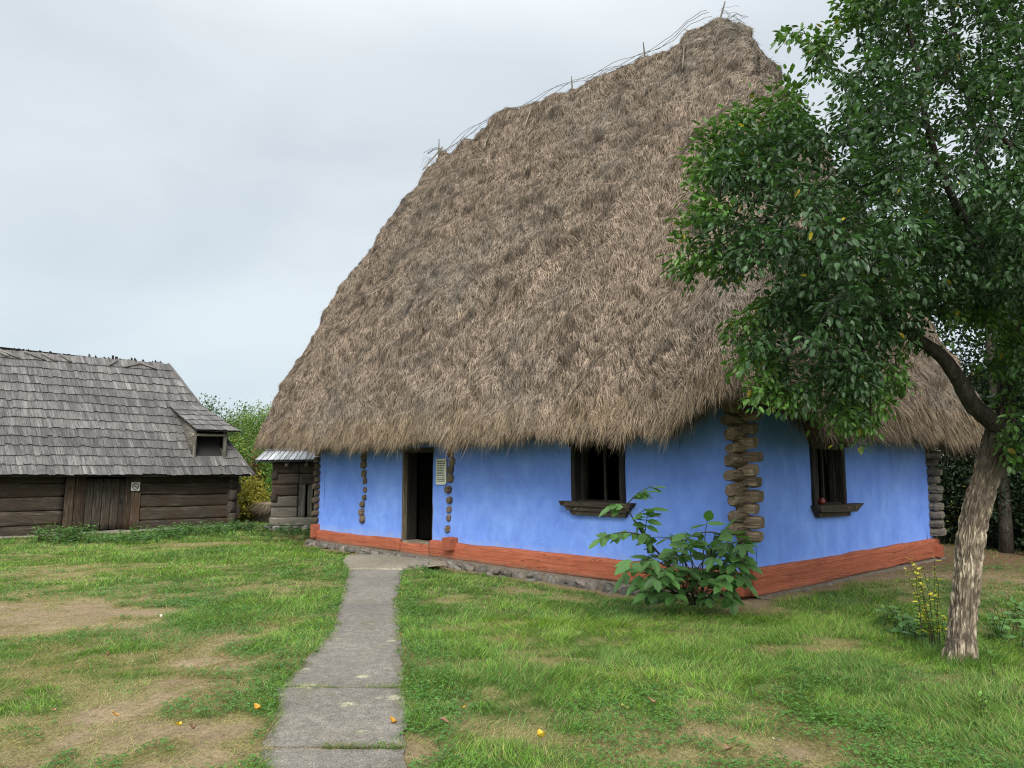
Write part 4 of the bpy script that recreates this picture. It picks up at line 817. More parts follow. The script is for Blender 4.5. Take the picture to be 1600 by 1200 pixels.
# ================================================================ small shed beyond the house's left corner
sh0 = gpt(424, 829); sa = R(80); sx_ = np.array([math.sin(sa), math.cos(sa), 0]); so_ = np.array([math.cos(sa), -math.sin(sa), 0])
def S3(s, o, z): return sh0+sx_*s+so_*o+UP*z
shed = thing('log_shed', sh0, 'small grey log shed with shiny pale shingle roof, half behind the blue house', 'shed')
for k in range(5):
    zc = .50+k*.33
    for (s0, s1) in ((-.02, .75), (.75, 2.6)) if k > 2 else ((-.02, .72),):
        mb = MB(); beam(mb, S3(s0, 0, zc), S3(s1, 0, zc+.01), UP, .2, .32, 500+k+int(s1*10), .014, n=18, rnd=.4, col=(1.05, 1.0, .98)); put(mb.build('wall_log', M['grey_wood'] if k < 2 else M['old_wood'], None, True), shed)
    mb = MB(); beam(mb, S3(.05, .12*(k % 2), zc+.12), S3(.05, -2.4, zc+.12), UP, .2, .3, 520+k, .012, rnd=.4, col=(.8, .8, .8)); put(mb.build('wall_log', M['old_wood'], None, True), shed)
mb = MB(); beam(mb, S3(-.05, .04, .27), S3(2.6, .04, .25), UP, .25, .24, 531, .012, n=30, rnd=.4, col=(1.3, 1.3, 1.25)); put(mb.build('ground_sill', M['grey_wood'], None, True), shed)
for k, (s0, s1, z1, of, tn_) in enumerate(((.72, .94, 1.45, .02, .8), (.98, 1.14, 1.4, -.06, 1.0), (1.16, 1.34, 1.4, -.06, .8), (1.34, 1.62, 2.05, .07, 1.25), (1.66, 1.8, 1.35, -.08, .6), (1.82, 2.0, 1.35, -.08, .9), (2.02, 2.2, 1.35, -.07, .7), (2.2, 2.5, 1.35, -.05, .8))):
    mb = MB(); beam(mb, S3((s0+s1)/2, of, .36), S3((s0+s1)/2, of, z1), sx_, .06, s1-s0-.015, 540+k, .004, n=8, rnd=.2, col=(tn_, tn_, tn_)); put(mb.build('post' if k in (0, 3) else 'door_plank', M['grey_wood'], None, True), shed)
mb = MB(); quad(mb, S3(0, -.15, .1), S3(2.7, -.15, .1), S3(2.7, -.15, 2.2), S3(0, -.15, 2.2)); put(mb.build('inner_shade_wall', M['dark_in']), shed)
mb = MB(); rb, rt_ = (S3(-.45, .5, 2.02), S3(3.2, .5, 2.06)), (S3(.35, -1.0, 3.2), S3(3.0, -1.0, 3.25)); nd = unit(np.cross(rb[1]-rb[0], rt_[0]-rb[0])); nd *= np.sign(nd[2])
quad(mb, rb[0]-nd*.05, rb[1]-nd*.05, rt_[1]-nd*.05, rt_[0]-nd*.05, (.3, .3, .3)); quad(mb, rb[0]-nd*.05, rt_[0]-nd*.05, S3(.35, -1.12, 2.9), S3(-.45, -2.8, 2.0), (.6, .6, .6))
for r in range(4):
    f0, f1 = r/4, min((r+1.2)/4, 1); la, lb, ua, ub = rb[0]+(rt_[0]-rb[0])*f0, rb[1]+(rt_[1]-rb[1])*f0, rb[0]+(rt_[0]-rb[0])*f1, rb[1]+(rt_[1]-rb[1])*f1; k = 24; e_ = np.sort(np.r_[0, rg.random(k-1)*.4/k+np.arange(1, k)/k, 1])
    for q0, q1 in zip(e_[:-1], e_[1:]):
        shingle(mb, ua+(ub-ua)*q0, ua+(ub-ua)*(q1-.006), la+(lb-la)*(q1-.006)+nd*.035, la+(lb-la)*q0+nd*.035, nd, rg.choice([1.3, 1.7, 2.0, 2.3]), sdk); sdk += 1
M['pale_shingle'] = mat_wood('silvered_shingle', (.10, .105, .11), (.21, .22, .235), (.34, .355, .37), rough=.35, bmp=.4)
put(mb.build('roof', M['pale_shingle']), shed)
for k, s in enumerate((.40, .95)):
    mb = MB(); beam(mb, S3(s, .1, 1.93), S3(s, .34, 1.9), UP, .09, .09, 560+k, .004, col=(1.8, 1.7, 1.5)); put(mb.build('rafter_end', M['grey_wood'], None, True), shed)
mb = MB(); rgs = np.random.default_rng(12)
def stone_at(mb_, c, rx, ry, rz_, seed, col):
    th, ph = np.meshgrid(np.linspace(0, math.pi, 8), np.linspace(0, 2*math.pi, 12, endpoint=False), indexing='ij'); x, y, z = np.sin(th)*np.cos(ph), np.sin(th)*np.sin(ph), np.cos(th)
    dd = 1+.22*fbm(x*1.6+seed, y*1.6, z*1.6, seed, 2); sg_ = lambda a: np.sign(a)*np.abs(a)**.75; V = np.stack([sg_(x)*rx*dd, sg_(y)*ry*dd, sg_(z)*rz_*dd], -1)+c; a, b_ = th.shape
    i, k = np.meshgrid(np.arange(a-1), np.arange(b_), indexing='ij'); k2 = (k+1) % b_; mb_.add(V.reshape(-1, 3), np.stack([i*b_+k, (i+1)*b_+k, (i+1)*b_+k2, i*b_+k2], -1).reshape(-1, 4), None, col)
for k in range(40): g = rgs.uniform(.13, .26); stone_at(mb, S3(rgs.uniform(-.1, 2.4), .06+rgs.uniform(-.04, .1), rgs.uniform(0, .13)), .13, .1, .06, k, (g, g*.95, g*.85))
put(mb.build('stone_base', M['stone'], None, True), shed)

# ================================================================ low wall with straw coping between hut and shed
w0, w1 = gpt(362, 812), gpt(430, 816); w0[:2] += 0; wdir = unit(w1-w0); wl = np.linalg.norm(w1-w0); wnn = np.array([wdir[1], -wdir[0], 0])
lw = thing('low_boundary_wall', w0, 'low earthen wall capped with shaggy straw between hut and shed', 'wall')
mb = MB(); beam(mb, w0+UP*.22, w1+UP*.22, UP, .35, .55, 600, .03, n=40, rnd=.4, col=(.10, .09, .07)); put(mb.build('wall_body', M['clay'], None, True), lw)
mb = MB(); beam(mb, w0+UP*.56, w1+UP*.58, UP, .52, .20, 601, .03, n=40, rnd=.7, col=(.22, .17, .11)); put(mb.build('straw_coping', M['clay'], None, True), lw)
nq = 5000; u = rng.random(nq); P = w0+wdir*(u*wl)[:, None]+wnn*rng.uniform(-.1, .27, (nq, 1))+UP*rng.uniform(.5, .66, (nq, 1)); D = unit(wnn*.4-UP*rng.uniform(.2, 1, (nq, 1))+wdir*rng.normal(0, .4, (nq, 1)))
V, Q, T, Cc = blades(P, D, np.tile(wdir, (nq, 1)), rng.uniform(.1, .38, nq), rng.uniform(.012, .025, nq), rng.normal(0, .1, (nq, 3)), np.array([.13, .10, .065])+rng.random((nq, 1))*np.array([.30, .25, .17]))
put(mesh('straw', V, [Q, T], M['thatch'], None, Cc), lw)

# ================================================================ foliage helpers
def leaf_cols(n, base, spread=.35, yellow=.03, yc=(.32, .28, .03), r_=None):
    r_ = r_ or rng; c = np.array(base)[None]*(1+r_.normal(0, spread, (n, 1)).clip(-.65, .9)); c[:, 0] *= 1+r_.normal(0, .12, n); k = r_.random(n) < yellow; c[k] = np.array(yc)*r_.uniform(.6, 1.2, (k.sum(), 1)); return np.clip(c, .004, 1)
def far_tree(nm, label, cat, base, height, blobs, nl, lsz, colr, group=None, yellow=.02, yc=(.32, .28, .03), trunk_r=.12, droop=.1):
    """bushy tree: blobs = (dx, dy, z, rx, ry, rz) about the base; leaves in clumps near each blob's skin"""
    root = thing(nm, base, label, cat, group); rr = np.random.default_rng(abs(hash((round(float(base[0]), 2), nl))) % 9999 if False else int(nl+abs(base[0]*10)))
    vol = np.array([b[3]*b[4]+b[4]*b[5] for b in blobs]); pick = rr.choice(len(blobs), nl//22+1, p=vol/vol.sum()); Bq = np.array(blobs)[pick]; nc = len(pick)
    dr = unit(rr.normal(0, 1, (nc, 3))); rad = rr.uniform(.1, 1.0, nc)**.5; rad *= 1+.20*vnoise(dr[:, 0]*2.5+pick, dr[:, 1]*2.5, dr[:, 2]*2.5, 3)
    cc = base+Bq[:, :3]+dr*Bq[:, 3:]*rad[:, None]; cc[:, 2] = np.maximum(cc[:, 2], base[2]+.06)
    rep = np.repeat(np.arange(nc), 22); n = len(rep); csz = lsz*1.7; P = cc[rep]+rr.normal(0, csz, (n, 3)); outw = dr[rep]
    A = unit(outw*.5+rr.normal(0, .6, (n, 3))-UP*droop); Nn_ = unit(UP*.7+outw*.5+rr.normal(0, .5, (n, 3))); ct_ = (1+rr.normal(0, .22, nc))[rep]
    col = leaf_cols(n, colr, .22, yellow, yc, rr)*ct_[:, None]; V, Q, T = leaves(P, A, Nn_, rr.uniform(.7, 1.25, n)*lsz, rr.uniform(.7, 1.2, n)*lsz*.62)
    put(mesh('crown', V, [Q, T], M['leaf_soft'], None, np.clip(np.repeat(col, 8, 0), .003, 1)), root)
    mb = MB(); tb = base+np.array([0, 0, -.05]); tt = base+np.array([blobs[0][0]*.5, blobs[0][1]*.5, height*.6]); u = np.linspace(0, 1, 8)[:, None]; tube(mb, tb*(1-u)+tt*u+np.sin(u*5)*[.05, .03, 0], trunk_r*(1-.6*u[:, 0]), 8, 1, .15)
    for b in blobs: e_ = base+np.array(b[:3]); s0_ = tb*(.45)+tt*.55; u = np.linspace(0, 1, 6)[:, None]; tube(mb, s0_*(1-u)+e_*u+UP*.2*u*(1-u), trunk_r*.4*(1-.7*u[:, 0]), 6, 2, .1)
    for k in range(min(60, nc)): b = blobs[pick[k]]; s0_ = base+np.array(b[:3])*[1, 1, .9]; u = np.linspace(0, 1, 4)[:, None]; tube(mb, s0_*(1-u)+cc[k]*u, trunk_r*.12*(1-.6*u[:, 0])+.004, 4, close=False)
    put(mb.build('trunk', M['twig'], None, True), root); return root
def gx_at(px, Y): return (px-800)/F*Y/ct*1.0
def zat(py, Y): return H+(743-py)/F*Y*1.0
def ftree(nm, label, cat, px, Y, ytop, wpx, nl, lsz, colr, nb=5, ybot=None, **kw):
    x = gx_at(px, Y); h = zat(ytop, Y); wv = wpx/F*Y/2; rr = random.Random(int(px+Y)); blobs = []; zb = .15*h if ybot is None else zat(ybot, Y)
    for k in range(nb):
        f = k/(nb-1); z = zb+(h*.80-zb)*f; r_ = wv*(.75 if k < nb-1 else .55)*rr.uniform(.8, 1.1); blobs.append((rr.uniform(-.4, .4)*wv, rr.uniform(-.4, .4)*wv, z, r_, r_, h*.24*rr.uniform(.8, 1.1)))
    return far_tree(nm, label, cat, np.array([x, Y, 0.]), h, blobs, nl, lsz, colr, **kw)
gB = 'trees behind the hut and shed'
ftree('leafy_tree', 'dark round tree top peeping over the right end of the hut roof', 'tree', 312, 34, 626, 95, 14000, .11, (.06, .10, .032), group=gB)
ftree('leafy_tree', 'mid green tree behind the gap, right of the hut dormer', 'tree', 350, 38, 634, 120, 20000, .12, (.10, .165, .045), group=gB)
ftree('leafy_tree', 'brighter green tree rising left of the thatched eave', 'tree', 405, 34, 638, 130, 24000, .11, (.13, .21, .045), group=gB, yellow=.05)
ftree('leafy_tree', 'broad green tree low behind the shed roof', 'tree', 455, 31, 650, 110, 14000, .11, (.085, .16, .035), group=gB)
ftree('conifer_shrub', 'dark green columnar shrub behind the low wall next to the hut', 'shrub', 372, 27, 705, 40, 5000, .07, (.022, .05, .02))
ftree('dry_shrub', 'reddish brown withering shrub among the green behind the low wall', 'shrub', 404, 27.5, 716, 16, 1400, .08, (.16, .085, .035))
ftree('yellow_shrub', 'yellow leaved bush just above the straw capped wall', 'shrub', 398, 26, 748, 55, 4200, .10, (.30, .27, .045), nb=4, yellow=.3, yc=(.42, .36, .05))
ftree('green_shrub', 'fresh green bush between the yellow bush and the shed', 'shrub', 412, 28, 690, 42, 4000, .10, (.09, .19, .03), yellow=.1)
# dark hedge and trees beyond the house's right end
gR = 'dark shrubs beyond the right end of the house'
for (px, Y, yt, wp, nl, ls, cl, lb) in ((1492, 17.6, 560, 130, 11000, .10, (.018, .036, .013), 'deep green shrub right behind the stacked log ends of the right corner'), (1560, 16.2, 540, 150, 12000, .10, (.018, .038, .013), 'dark leafy shrub directly behind the leaning trunk'), (1660, 15.0, 500, 190, 10000, .10, (.02, .04, .015), 'dark shrub at the right edge of the picture behind the lawn')):
    ftree('dark_shrub', lb, 'shrub', px, Y, yt, wp, nl, ls, cl, group=gR, ybot=850, nb=7, yellow=.004)
bt = far_tree('tall_tree', 'tall shady tree behind the hedge with a pale bare trunk', 'tree', np.array([gx_at(1552, 15.3), 15.3, 0]), 8.5, [(0.6, .9, 6.2, 2.3, 2.0, 1.9), (2.9, 1.0, 5.6, 2.1, 2.0, 2.0), (1.6, 2.0, 7.6, 1.9, 1.9, 1.3), (4.5, .5, 4.2, 1.8, 1.8, 1.6), (2.2, 2.6, 3.9, 2.2, 1.5, 1.3)], 30000, .11, (.022, .048, .016), trunk_r=.13)
#PART3
# ================================================================ PLUM TREE in front
TY = 6.49
plum = thing('plum_tree', gpt(1500, 1035), 'leaning plum tree with pale limed lower trunk and dense green crown', 'tree')
def tp(x, y, Y): return at(x, y, Y)
TR = [(1497, 1060, 6.45, .165), (1499, 1035, 6.47, .138), (1503, 985, 6.5, .122), (1511, 910, 6.52, .122), (1518, 835, 6.54, .130), (1537, 760, 6.57, .130), (1551, 715, 6.6, .140), (1560, 680, 6.62, .135), (1568, 640, 6.66, .105), (1578, 590, 6.7, .088), (1586, 540, 6.72, .08), (1592, 480, 6.7, .075), (1600, 400, 6.65, .066), (1612, 300, 6.6, .055), (1635, 180, 6.5, .045), (1650, 40, 6.45, .035), (1660, -120, 6.4, .022)]
def spline(pts, n):
    pts = np.array(pts, float); d = np.r_[0, np.cumsum(np.linalg.norm(np.diff(pts[:, :3], axis=0), axis=1))]; u = np.linspace(0, d[-1], n); out = []
    tg_ = np.gradient(pts, d, axis=0)
    k = np.clip(np.searchsorted(d, u, side='right')-1, 0, len(d)-2); h = d[k+1]-d[k]; t = ((u-d[k])/h)[:, None]; h = h[:, None]
    return (2*t**3-3*t**2+1)*pts[k]+(t**3-2*t**2+t)*h*tg_[k]+(-2*t**3+3*t**2)*pts[k+1]+(t**3-t**2)*h*tg_[k+1]
trk = spline([(*tp(x, y, Y), r*.84) for x, y, Y, r in TR], 520)
def barktube(pts, rad, K, amp, seed, limed=None):
    n = len(pts); tg = unit(np.gradient(pts, axis=0)); a = unit(np.cross(tg, np.array([.05, 1, .1]))); b = np.cross(tg, a); th = np.arange(K)/K*2*math.pi
    ln = np.r_[0, np.cumsum(np.linalg.norm(np.diff(pts, axis=0), axis=1))]; TH_, LN = np.meshgrid(th, ln); R_ = rad[:, None]
    cx, cy = np.cos(TH_), np.sin(TH_); tw = .5*vnoise(LN*2.2, cx, cy, seed)
    rd = fbm(cx*8+tw+.6*vnoise(LN*11,cx*3,cy*3,4), cy*8+tw, LN*7.5, seed, 3); ridge = np.abs(rd)*-1+0; ridge = 1-np.abs(rd)*3.6; ridge = np.clip(ridge, -.8, 1)
    big = fbm(cx*1.2, cy*1.2, LN*1.6, seed+7, 2); fine = fbm(cx*14, cy*14, LN*16, seed+9, 2)
    r = R_*(1+.10*big)-amp*(ridge*.9+.35*fine)*np.clip(R_/.12, .3, 1.1)
    V = pts[:, None]+a[:, None]*(r*np.cos(TH_))[..., None]+b[:, None]*(r*np.sin(TH_))[..., None]
    hgt = .72-.42*sm(-.2, .75, ridge)+.12*fine
    return V, hgt, LN
K = 170; V, hg, LN = barktube(trk[:, :3], trk[:, 3], K, .017, 5)
# root flare
fl = sm(.28, 0.0, LN-.12)[..., None]; cpt = trk[:, None, :3]; V = cpt+(V-cpt)*(1+fl*.20*(1+.3*np.sin(np.arange(K)/K*2*math.pi*3+1))[None, :, None])
lime = sm(1.75, .9, LN+.25*fbm(V[..., 0]*5, V[..., 1]*5, V[..., 2]*3, 8, 3)); chip = sm(-.15, .25, fbm(V[..., 0]*14, V[..., 1]*14, V[..., 2]*6, 18, 3)+.5*(hg-.5)*2)
bc = np.array([1.15, 1.05, .9])*(.35+hg[..., None]*1.25); lw2 = sm(1.85, 1.0, LN)[..., None]; bc = bc*(1-lw2)+lw2*(np.array([.95, .87, .76])+(np.array([2.05, 1.98, 1.84])-np.array([.95, .87, .76]))*sm(.28, .80, hg)[..., None]); dkup = sm(1.62, 2.1, LN)[..., None]; bc = bc*(1-.62*dkup); lm = (lime*chip*.9*sm(.35, .7, hg))[..., None]; bc = bc*(1-lm*.35)+np.array([5.0, 4.9, 4.5])*lm*.35
n = len(trk); i, k = np.meshgrid(np.arange(n-1), np.arange(K), indexing='ij'); k2 = (k+1) % K; Q = np.stack([i*K+k, i*K+k2, (i+1)*K+k2, (i+1)*K+k], -1).reshape(-1, 4)
put(mesh('trunk', V.reshape(-1, 3), [Q], M['bark'], None, bc.reshape(-1, 3), None, True), plum)
limbs = []
def limb(pts, seed):
    s = spline([(*tp(x, y, Y), r*.88) for x, y, Y, r in pts], max(12, len(pts)*14)); K = 40; V, hg, LN = barktube(s[:, :3], s[:, 3], K, .008, seed)
    mb = MB(); n = len(s); i, k = np.meshgrid(np.arange(n-1), np.arange(K), indexing='ij'); k2 = (k+1) % K
    mb.add(V.reshape(-1, 3), np.stack([i*K+k, i*K+k2, (i+1)*K+k2, (i+1)*K+k], -1).reshape(-1, 4), None, (np.array([.36, .33, .28])*(.4+hg[..., None])).reshape(-1, 3)); put(mb.build('limb', M['bark'], None, True), plum); limbs.append(s[:, :3]); return s
limbs.append(trk[300:, :3])
limb([(1566, 675, 6.6, .085), (1545, 655, 6.55, .088), (1520, 632, 6.5, .082), (1497, 592, 6.42, .074), (1470, 556, 6.35, .066), (1434, 530, 6.3, .058), (1398, 506, 6.25, .048), (1360, 490, 6.15, .042), (1325, 462, 6.05, .036), (1298, 430, 5.95, .03), (1262, 400, 5.85, .024), (1215, 388, 5.75, .018), (1160, 375, 5.7, .011)], 31)
limb([(1372, 497, 6.2, .036), (1362, 455, 6.25, .034), (1335, 415, 6.35, .03), (1300, 385, 6.45, .026), (1270, 330, 6.5, .022), (1230, 270, 6.5, .016), (1180, 230, 6.5, .01)], 32)
limb([(1395, 504, 6.25, .028), (1400, 440, 6.5, .03), (1385, 360, 6.7, .027), (1372, 270, 6.8, .022), (1350, 170, 6.8, .017), (1310, 110, 6.75, .011), (1262, 110, 6.7, .007)], 33)
limb([(1325, 462, 6.05, .026), (1290, 470, 5.9, .022), (1240, 480, 5.8, .017), (1190, 510, 5.75, .012), (1140, 535, 5.75, .007)], 34)
limb([(1592, 470, 6.7, .05), (1555, 420, 6.45, .044), (1515, 360, 6.2, .038), (1480, 290, 6.0, .032), (1450, 200, 5.9, .026), (1430, 90, 5.85, .02), (1405, -20, 5.8, .014), (1390, -120, 5.8, .008)], 35)
limb([(1596, 420, 6.68, .045), (1560, 330, 6.9, .038), (1530, 230, 7.1, .03), (1500, 100, 7.2, .024), (1480, -40, 7.2, .016)], 36)
limb([(1583, 560, 6.7, .05), (1640, 500, 6.6, .045), (1710, 430, 6.5, .038), (1790, 330, 6.5, .03), (1870, 200, 6.4, .02), (1940, 80, 6.4, .012)], 37)
limb([(1604, 380, 6.6, .04), (1670, 280, 6.9, .034), (1740, 130, 7.1, .026), (1800, -30, 7.1, .017), (1830, -160, 7.1, .01)], 38)
limb([(1400, 507, 6.25, .024), (1380, 540, 6.05, .018), (1345, 575, 5.95, .014), (1310, 600, 5.9, .009), (1290, 630, 5.9, .006)], 39)
limb([(1340, 470, 6.1, .02), (1340, 520, 5.9, .015), (1355, 580, 5.85, .011), (1362, 650, 5.85, .006)], 40)
limb([(1592, 470, 6.7, .04), (1620, 420, 6.2, .035), (1620, 340, 5.7, .028), (1590, 250, 5.4, .02), (1550, 190, 5.25, .012)], 41)
CROWN = [(1314, -10), (1318, 30), (1292, 48), (1244, 42), (1221, 82), (1250, 112), (1215, 130), (1192, 165), (1120, 178), (1087, 190), (1104, 222), (1088, 262), (1076, 285), (1092, 310), (1078, 345), (1052, 379), (1058, 418), (1110, 424), (1157, 449), (1170, 478), (1150, 515), (1100, 537), (1150, 570), (1186, 580), (1184, 612), (1232, 626), (1273, 648), (1320, 668), (1368, 678), (1380, 640), (1405, 610), (1440, 640), (1466, 628), (1440, 560), (1455, 528), (1500, 500), (1560, 520), (1548, 580), (1556, 640), (1560, 700), (1600, 720), (1680, 690), (1760, 640), (1850, 560), (1960, 430), (2060, 250), (2060, 20), (1960, -200), (1760, -360), (1500, -400), (1340, -260), (1300, -120)]
nt_ = 17000; cxp = rng.uniform(1040, 2080, nt_); cyp = rng.uniform(-420, 730, nt_); ok = in_poly(cxp, cyp, CROWN); cxp, cyp = cxp[ok], cyp[ok]
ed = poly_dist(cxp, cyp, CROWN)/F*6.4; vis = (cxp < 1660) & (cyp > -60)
th_ = np.minimum(.22+ed*1.15, 1.35); dep = 6.3-.55*sm(1500, 1150, cxp)+th_*rng.uniform(-1, 1, len(cxp))+.15*sm(300, 0, cyp)
P = np.array([at(x, y, Y) for x, y, Y in zip(cxp, cyp, dep)])
dens = fbm(P[:, 0]*1.9, P[:, 1]*1.9, P[:, 2]*1.9, 61, 3)
thin = np.zeros(len(P))
for gx0, gy0, gr in ((1490, 290, 34), (1560, 250, 28), (1585, 315, 26), (1465, 235, 24), (1480, 555, 70), (1395, 545, 40), (1340, 130, 35), (1285, 150, 40), (1290, 235, 30), (1420, 100, 25), (1200, 430, 25), (1240, 540, 35), (1170, 330, 25), (1370, 60, 22)): thin = np.maximum(thin, sm(gr*1.25, gr*.6, np.hypot(cxp-gx0, cyp-gy0)))
keep = (dens+.35*vnoise(P[:, 0]*5, P[:, 1]*5, P[:, 2]*5, 66) > -.26+.30*(ed < .1)) & (rng.random(len(P)) > thin*.8) & (rng.random(len(P)) < np.where(vis, .37, .16))
P = P[keep]; edk = ed[keep]; visk = vis[keep]
# branchlets: attach every leaf spray to the nearest wood already there
nodes = np.concatenate([l[::4] for l in limbs]); dmin = np.array([np.min(np.linalg.norm(nodes-p, axis=1)) for p in P]); order = np.argsort(dmin)
NB = np.zeros((len(nodes)+len(P)*4, 3)); NB[:len(nodes)] = nodes; nn_ = len(nodes); mbw = MB(); spr_dir = np.zeros_like(P)
for k in order:
    p = P[k]; d = np.linalg.norm(NB[:nn_]-p, axis=1)+.35*np.maximum(NB[:nn_, 2]-p[2], 0)*.3; q = NB[np.argmin(d)]; L_ = np.linalg.norm(p-q)
    if L_ > .85: spr_dir[k] = unit(p-q); 
    u = np.linspace(0, 1, 5)[:, None]; sg_ = rng.normal(0, .05*L_, 3); pts = q*(1-u)+p*u+np.sin(u*math.pi)*(sg_+UP*.06*L_); r0 = min(.011, .004+.010*L_)
    tube(mbw, pts, r0*(1-.6*u[:, 0]), 5, close=False, col=(.8, .8, .8)); spr_dir[k] = unit(p-q); NB[nn_:nn_+4] = pts[1:]; nn_ += 4
# leaf sprays
VV = []; QQ = []; TT = []; CC = []; cnt_ = np.where(visk, rng.integers(26, 50, len(P)), 20); rep = np.repeat(np.arange(len(P)), cnt_); n = len(rep)
print('plum clusters', len(P), 'leaves', n)
cen_ = np.array(at(1560, 150, 6.4)); outw = unit(P-cen_); sdv = unit(spr_dir*.6+outw*.5+rng.normal(0, .35, P.shape)-UP*.12)
loc = rng.random(n); perp = unit(rng.normal(0, 1, (n, 3))); along = (loc-.45)*.30
Pp = P[rep]+sdv[rep]*along[:, None]+perp*(rng.random((n, 1))**.7*.10)
A = unit(sdv[rep]*.55+perp*.75-UP*.30+rng.normal(0, .22, (n, 3))); Nl = unit(UP*.95+perp*.2+rng.normal(0, .38, (n, 3)))
ln = rng.uniform(.042, .080, n)*np.where(visk, 1, 1.3)[rep]; wd = ln*rng.uniform(.52, .68, n)
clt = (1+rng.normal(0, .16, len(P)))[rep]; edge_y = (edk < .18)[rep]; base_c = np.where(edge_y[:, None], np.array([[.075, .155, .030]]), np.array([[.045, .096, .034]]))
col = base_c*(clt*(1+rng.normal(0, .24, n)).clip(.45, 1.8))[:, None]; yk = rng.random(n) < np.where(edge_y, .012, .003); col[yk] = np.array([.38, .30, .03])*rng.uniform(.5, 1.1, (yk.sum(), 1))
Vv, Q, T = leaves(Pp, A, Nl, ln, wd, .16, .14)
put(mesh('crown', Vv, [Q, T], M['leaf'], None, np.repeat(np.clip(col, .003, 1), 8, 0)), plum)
put(mbw.build('twigs', M['twig'], None, True), plum)

# ================================================================ WALNUT SAPLING at the house corner
wal = thing('walnut_sapling', gpt(1085, 945), 'big leaved green sapling sprawling against the near corner of the blue house', 'sapling')
mb = MB(); LV = []; rw = np.random.default_rng(44)
wn_base = gpt(1085, 945); VV, QQ, TT, CC = [], [], [], []; off = 0
def add_leaves(P_, A_, N_, l_, w_, c_):
    global off
    V, Q, T = leaves(np.array(P_), np.array(A_), np.array(N_), np.array(l_), np.array(w_), .12, .2); VV.append(V); QQ.append(Q+off); TT.append(T+off); CC.append(np.repeat(np.array(c_), 8, 0)); off += len(V)
def compound(tip_px, tip_py, Y, frm, nl, size, tn_=1.0):
    """one pinnate leaf: a stalk from frm to the tip with paired leaflets"""
    e_ = at(tip_px, tip_py, Y); u = np.linspace(0, 1, 10)[:, None]; sag = np.array([0, 0, 1])*.10*np.linalg.norm(e_-frm); pts = frm*(1-u)+e_*u+np.sin(u*math.pi)*sag
    tube(mb, pts, .008*(1-.65*u[:, 0]), 6, col=(1.2, 1.5, .7)); ax = unit(pts[-1]-pts[-3]); P_, A_, N_, l_, w_, c_ = [], [], [], [], [], []
    sdir = unit(np.cross(ax, UP)+.001)
    for k in range(nl):
        f = .42+.5*k/max(nl-1, 1); p = frm*(1-f)+e_*f+math.sin(f*math.pi)*sag
        for sg_ in (-1, 1):
            P_.append(p); A_.append(ax*.55+sdir*sg_*.85-UP*rw.uniform(.0, .45)+rw.normal(0, .13, 3)); N_.append(UP*.9+np.array([0, -.35, 0])+rw.normal(0, .3, 3)); s = 1.38*size*rw.uniform(.8, 1.1)*(.75+.25*f); l_.append(s); w_.append(s*rw.uniform(.55, .68)); c_.append(np.array([.085, .185, .050])*tn_*rw.uniform(.7, 1.3))
    P_.append(pts[-1]); A_.append(ax-UP*.2); N_.append(UP+np.array([0, -.3, 0])+rw.normal(0, .2, 3)); l_.append(size*1.5); w_.append(size*.8); c_.append(np.array([.09, .20, .055])*tn_)
    add_leaves(P_, A_, N_, l_, w_, c_)
Yb = 8.75
st1 = [at(1082, 945, Yb), at(1062, 905, Yb), at(1032, 868, Yb), at(1007, 838, Yb), at(990, 812, Yb), at(978, 790, Yb)]
tube(mb, spline([(*p, 0) for p in st1], 24)[:, :3], np.linspace(.018, .008, 24), 8, col=(.9, .8, .6))
for (tx, ty, k_, nl, sz) in ((958, 790, 5, 3, .15), (1008, 768, 5, 3, .15), (1020, 760, 5, 3, .12), (1014, 795, 4, 2, .17), (945, 838, 3, 3, .15), (1008, 835, 4, 2, .15), (938, 842, 3, 3, .13), (972, 835, 3, 2, .13), (1012, 806, 3, 3, .16), (975, 900, 2, 3, .16)): compound(tx, ty, Yb-rw.uniform(0, .25), st1[k_], nl, sz)
for stk in ([(1090, 945), (1102, 900), (1112, 860), (1118, 832)], [(1098, 945), (1130, 905), (1150, 870), (1160, 845)], [(1086, 945), (1078, 905), (1068, 870), (1062, 850)], [(1104, 945), (1140, 920), (1168, 900)], [(1078, 945), (1045, 920), (1020, 905)]):
    pp = [at(x, y, Yb-.25*q/3) for q, (x, y) in enumerate(stk)]; tube(mb, np.array(pp), np.linspace(.015, .006, len(pp)), 7, col=(.9, .8, .6))
    for q in range(6):
        ex, ey = stk[-1]; k_ = rw.integers(1, len(pp)); sx0, sy0 = stk[k_]; compound(min(sx0+rw.uniform(-52, 45), 1160), max(sy0-rw.uniform(-22, 30), 835), Yb-.1-rw.uniform(-.1, .5), pp[k_], 2, .15*rw.uniform(.8, 1.1), rw.uniform(.75, 1.1))
for q in range(28):
    x, y = rw.uniform(1000, 1150), rw.uniform(850, 938); fr = at(rw.uniform(1060, 1120), 940, Yb); compound(x, y, Yb-rw.uniform(-.1, .55), fr, 2, .15*rw.uniform(.75, 1.1), rw.uniform(.65, 1.05))
for (tx, ty) in ((1105, 815), (1128, 832), (1148, 835), (1075, 850), (1050, 858), (1160, 850), (1155, 868), (1162, 905), (1150, 880), (985, 880), (1000, 905), (1165, 880)): compound(tx, ty, Yb-.2-rw.uniform(0, .3), at(min(max(tx, 1010)*.5+545, 1150), 890, Yb-.1), 2, .17)
put(mesh('leaves', np.concatenate(VV), [np.concatenate(QQ), np.concatenate(TT)], M['leaf_soft'], None, np.concatenate(CC)), wal); put(mb.build('stems', M['twig'], None, True), wal)

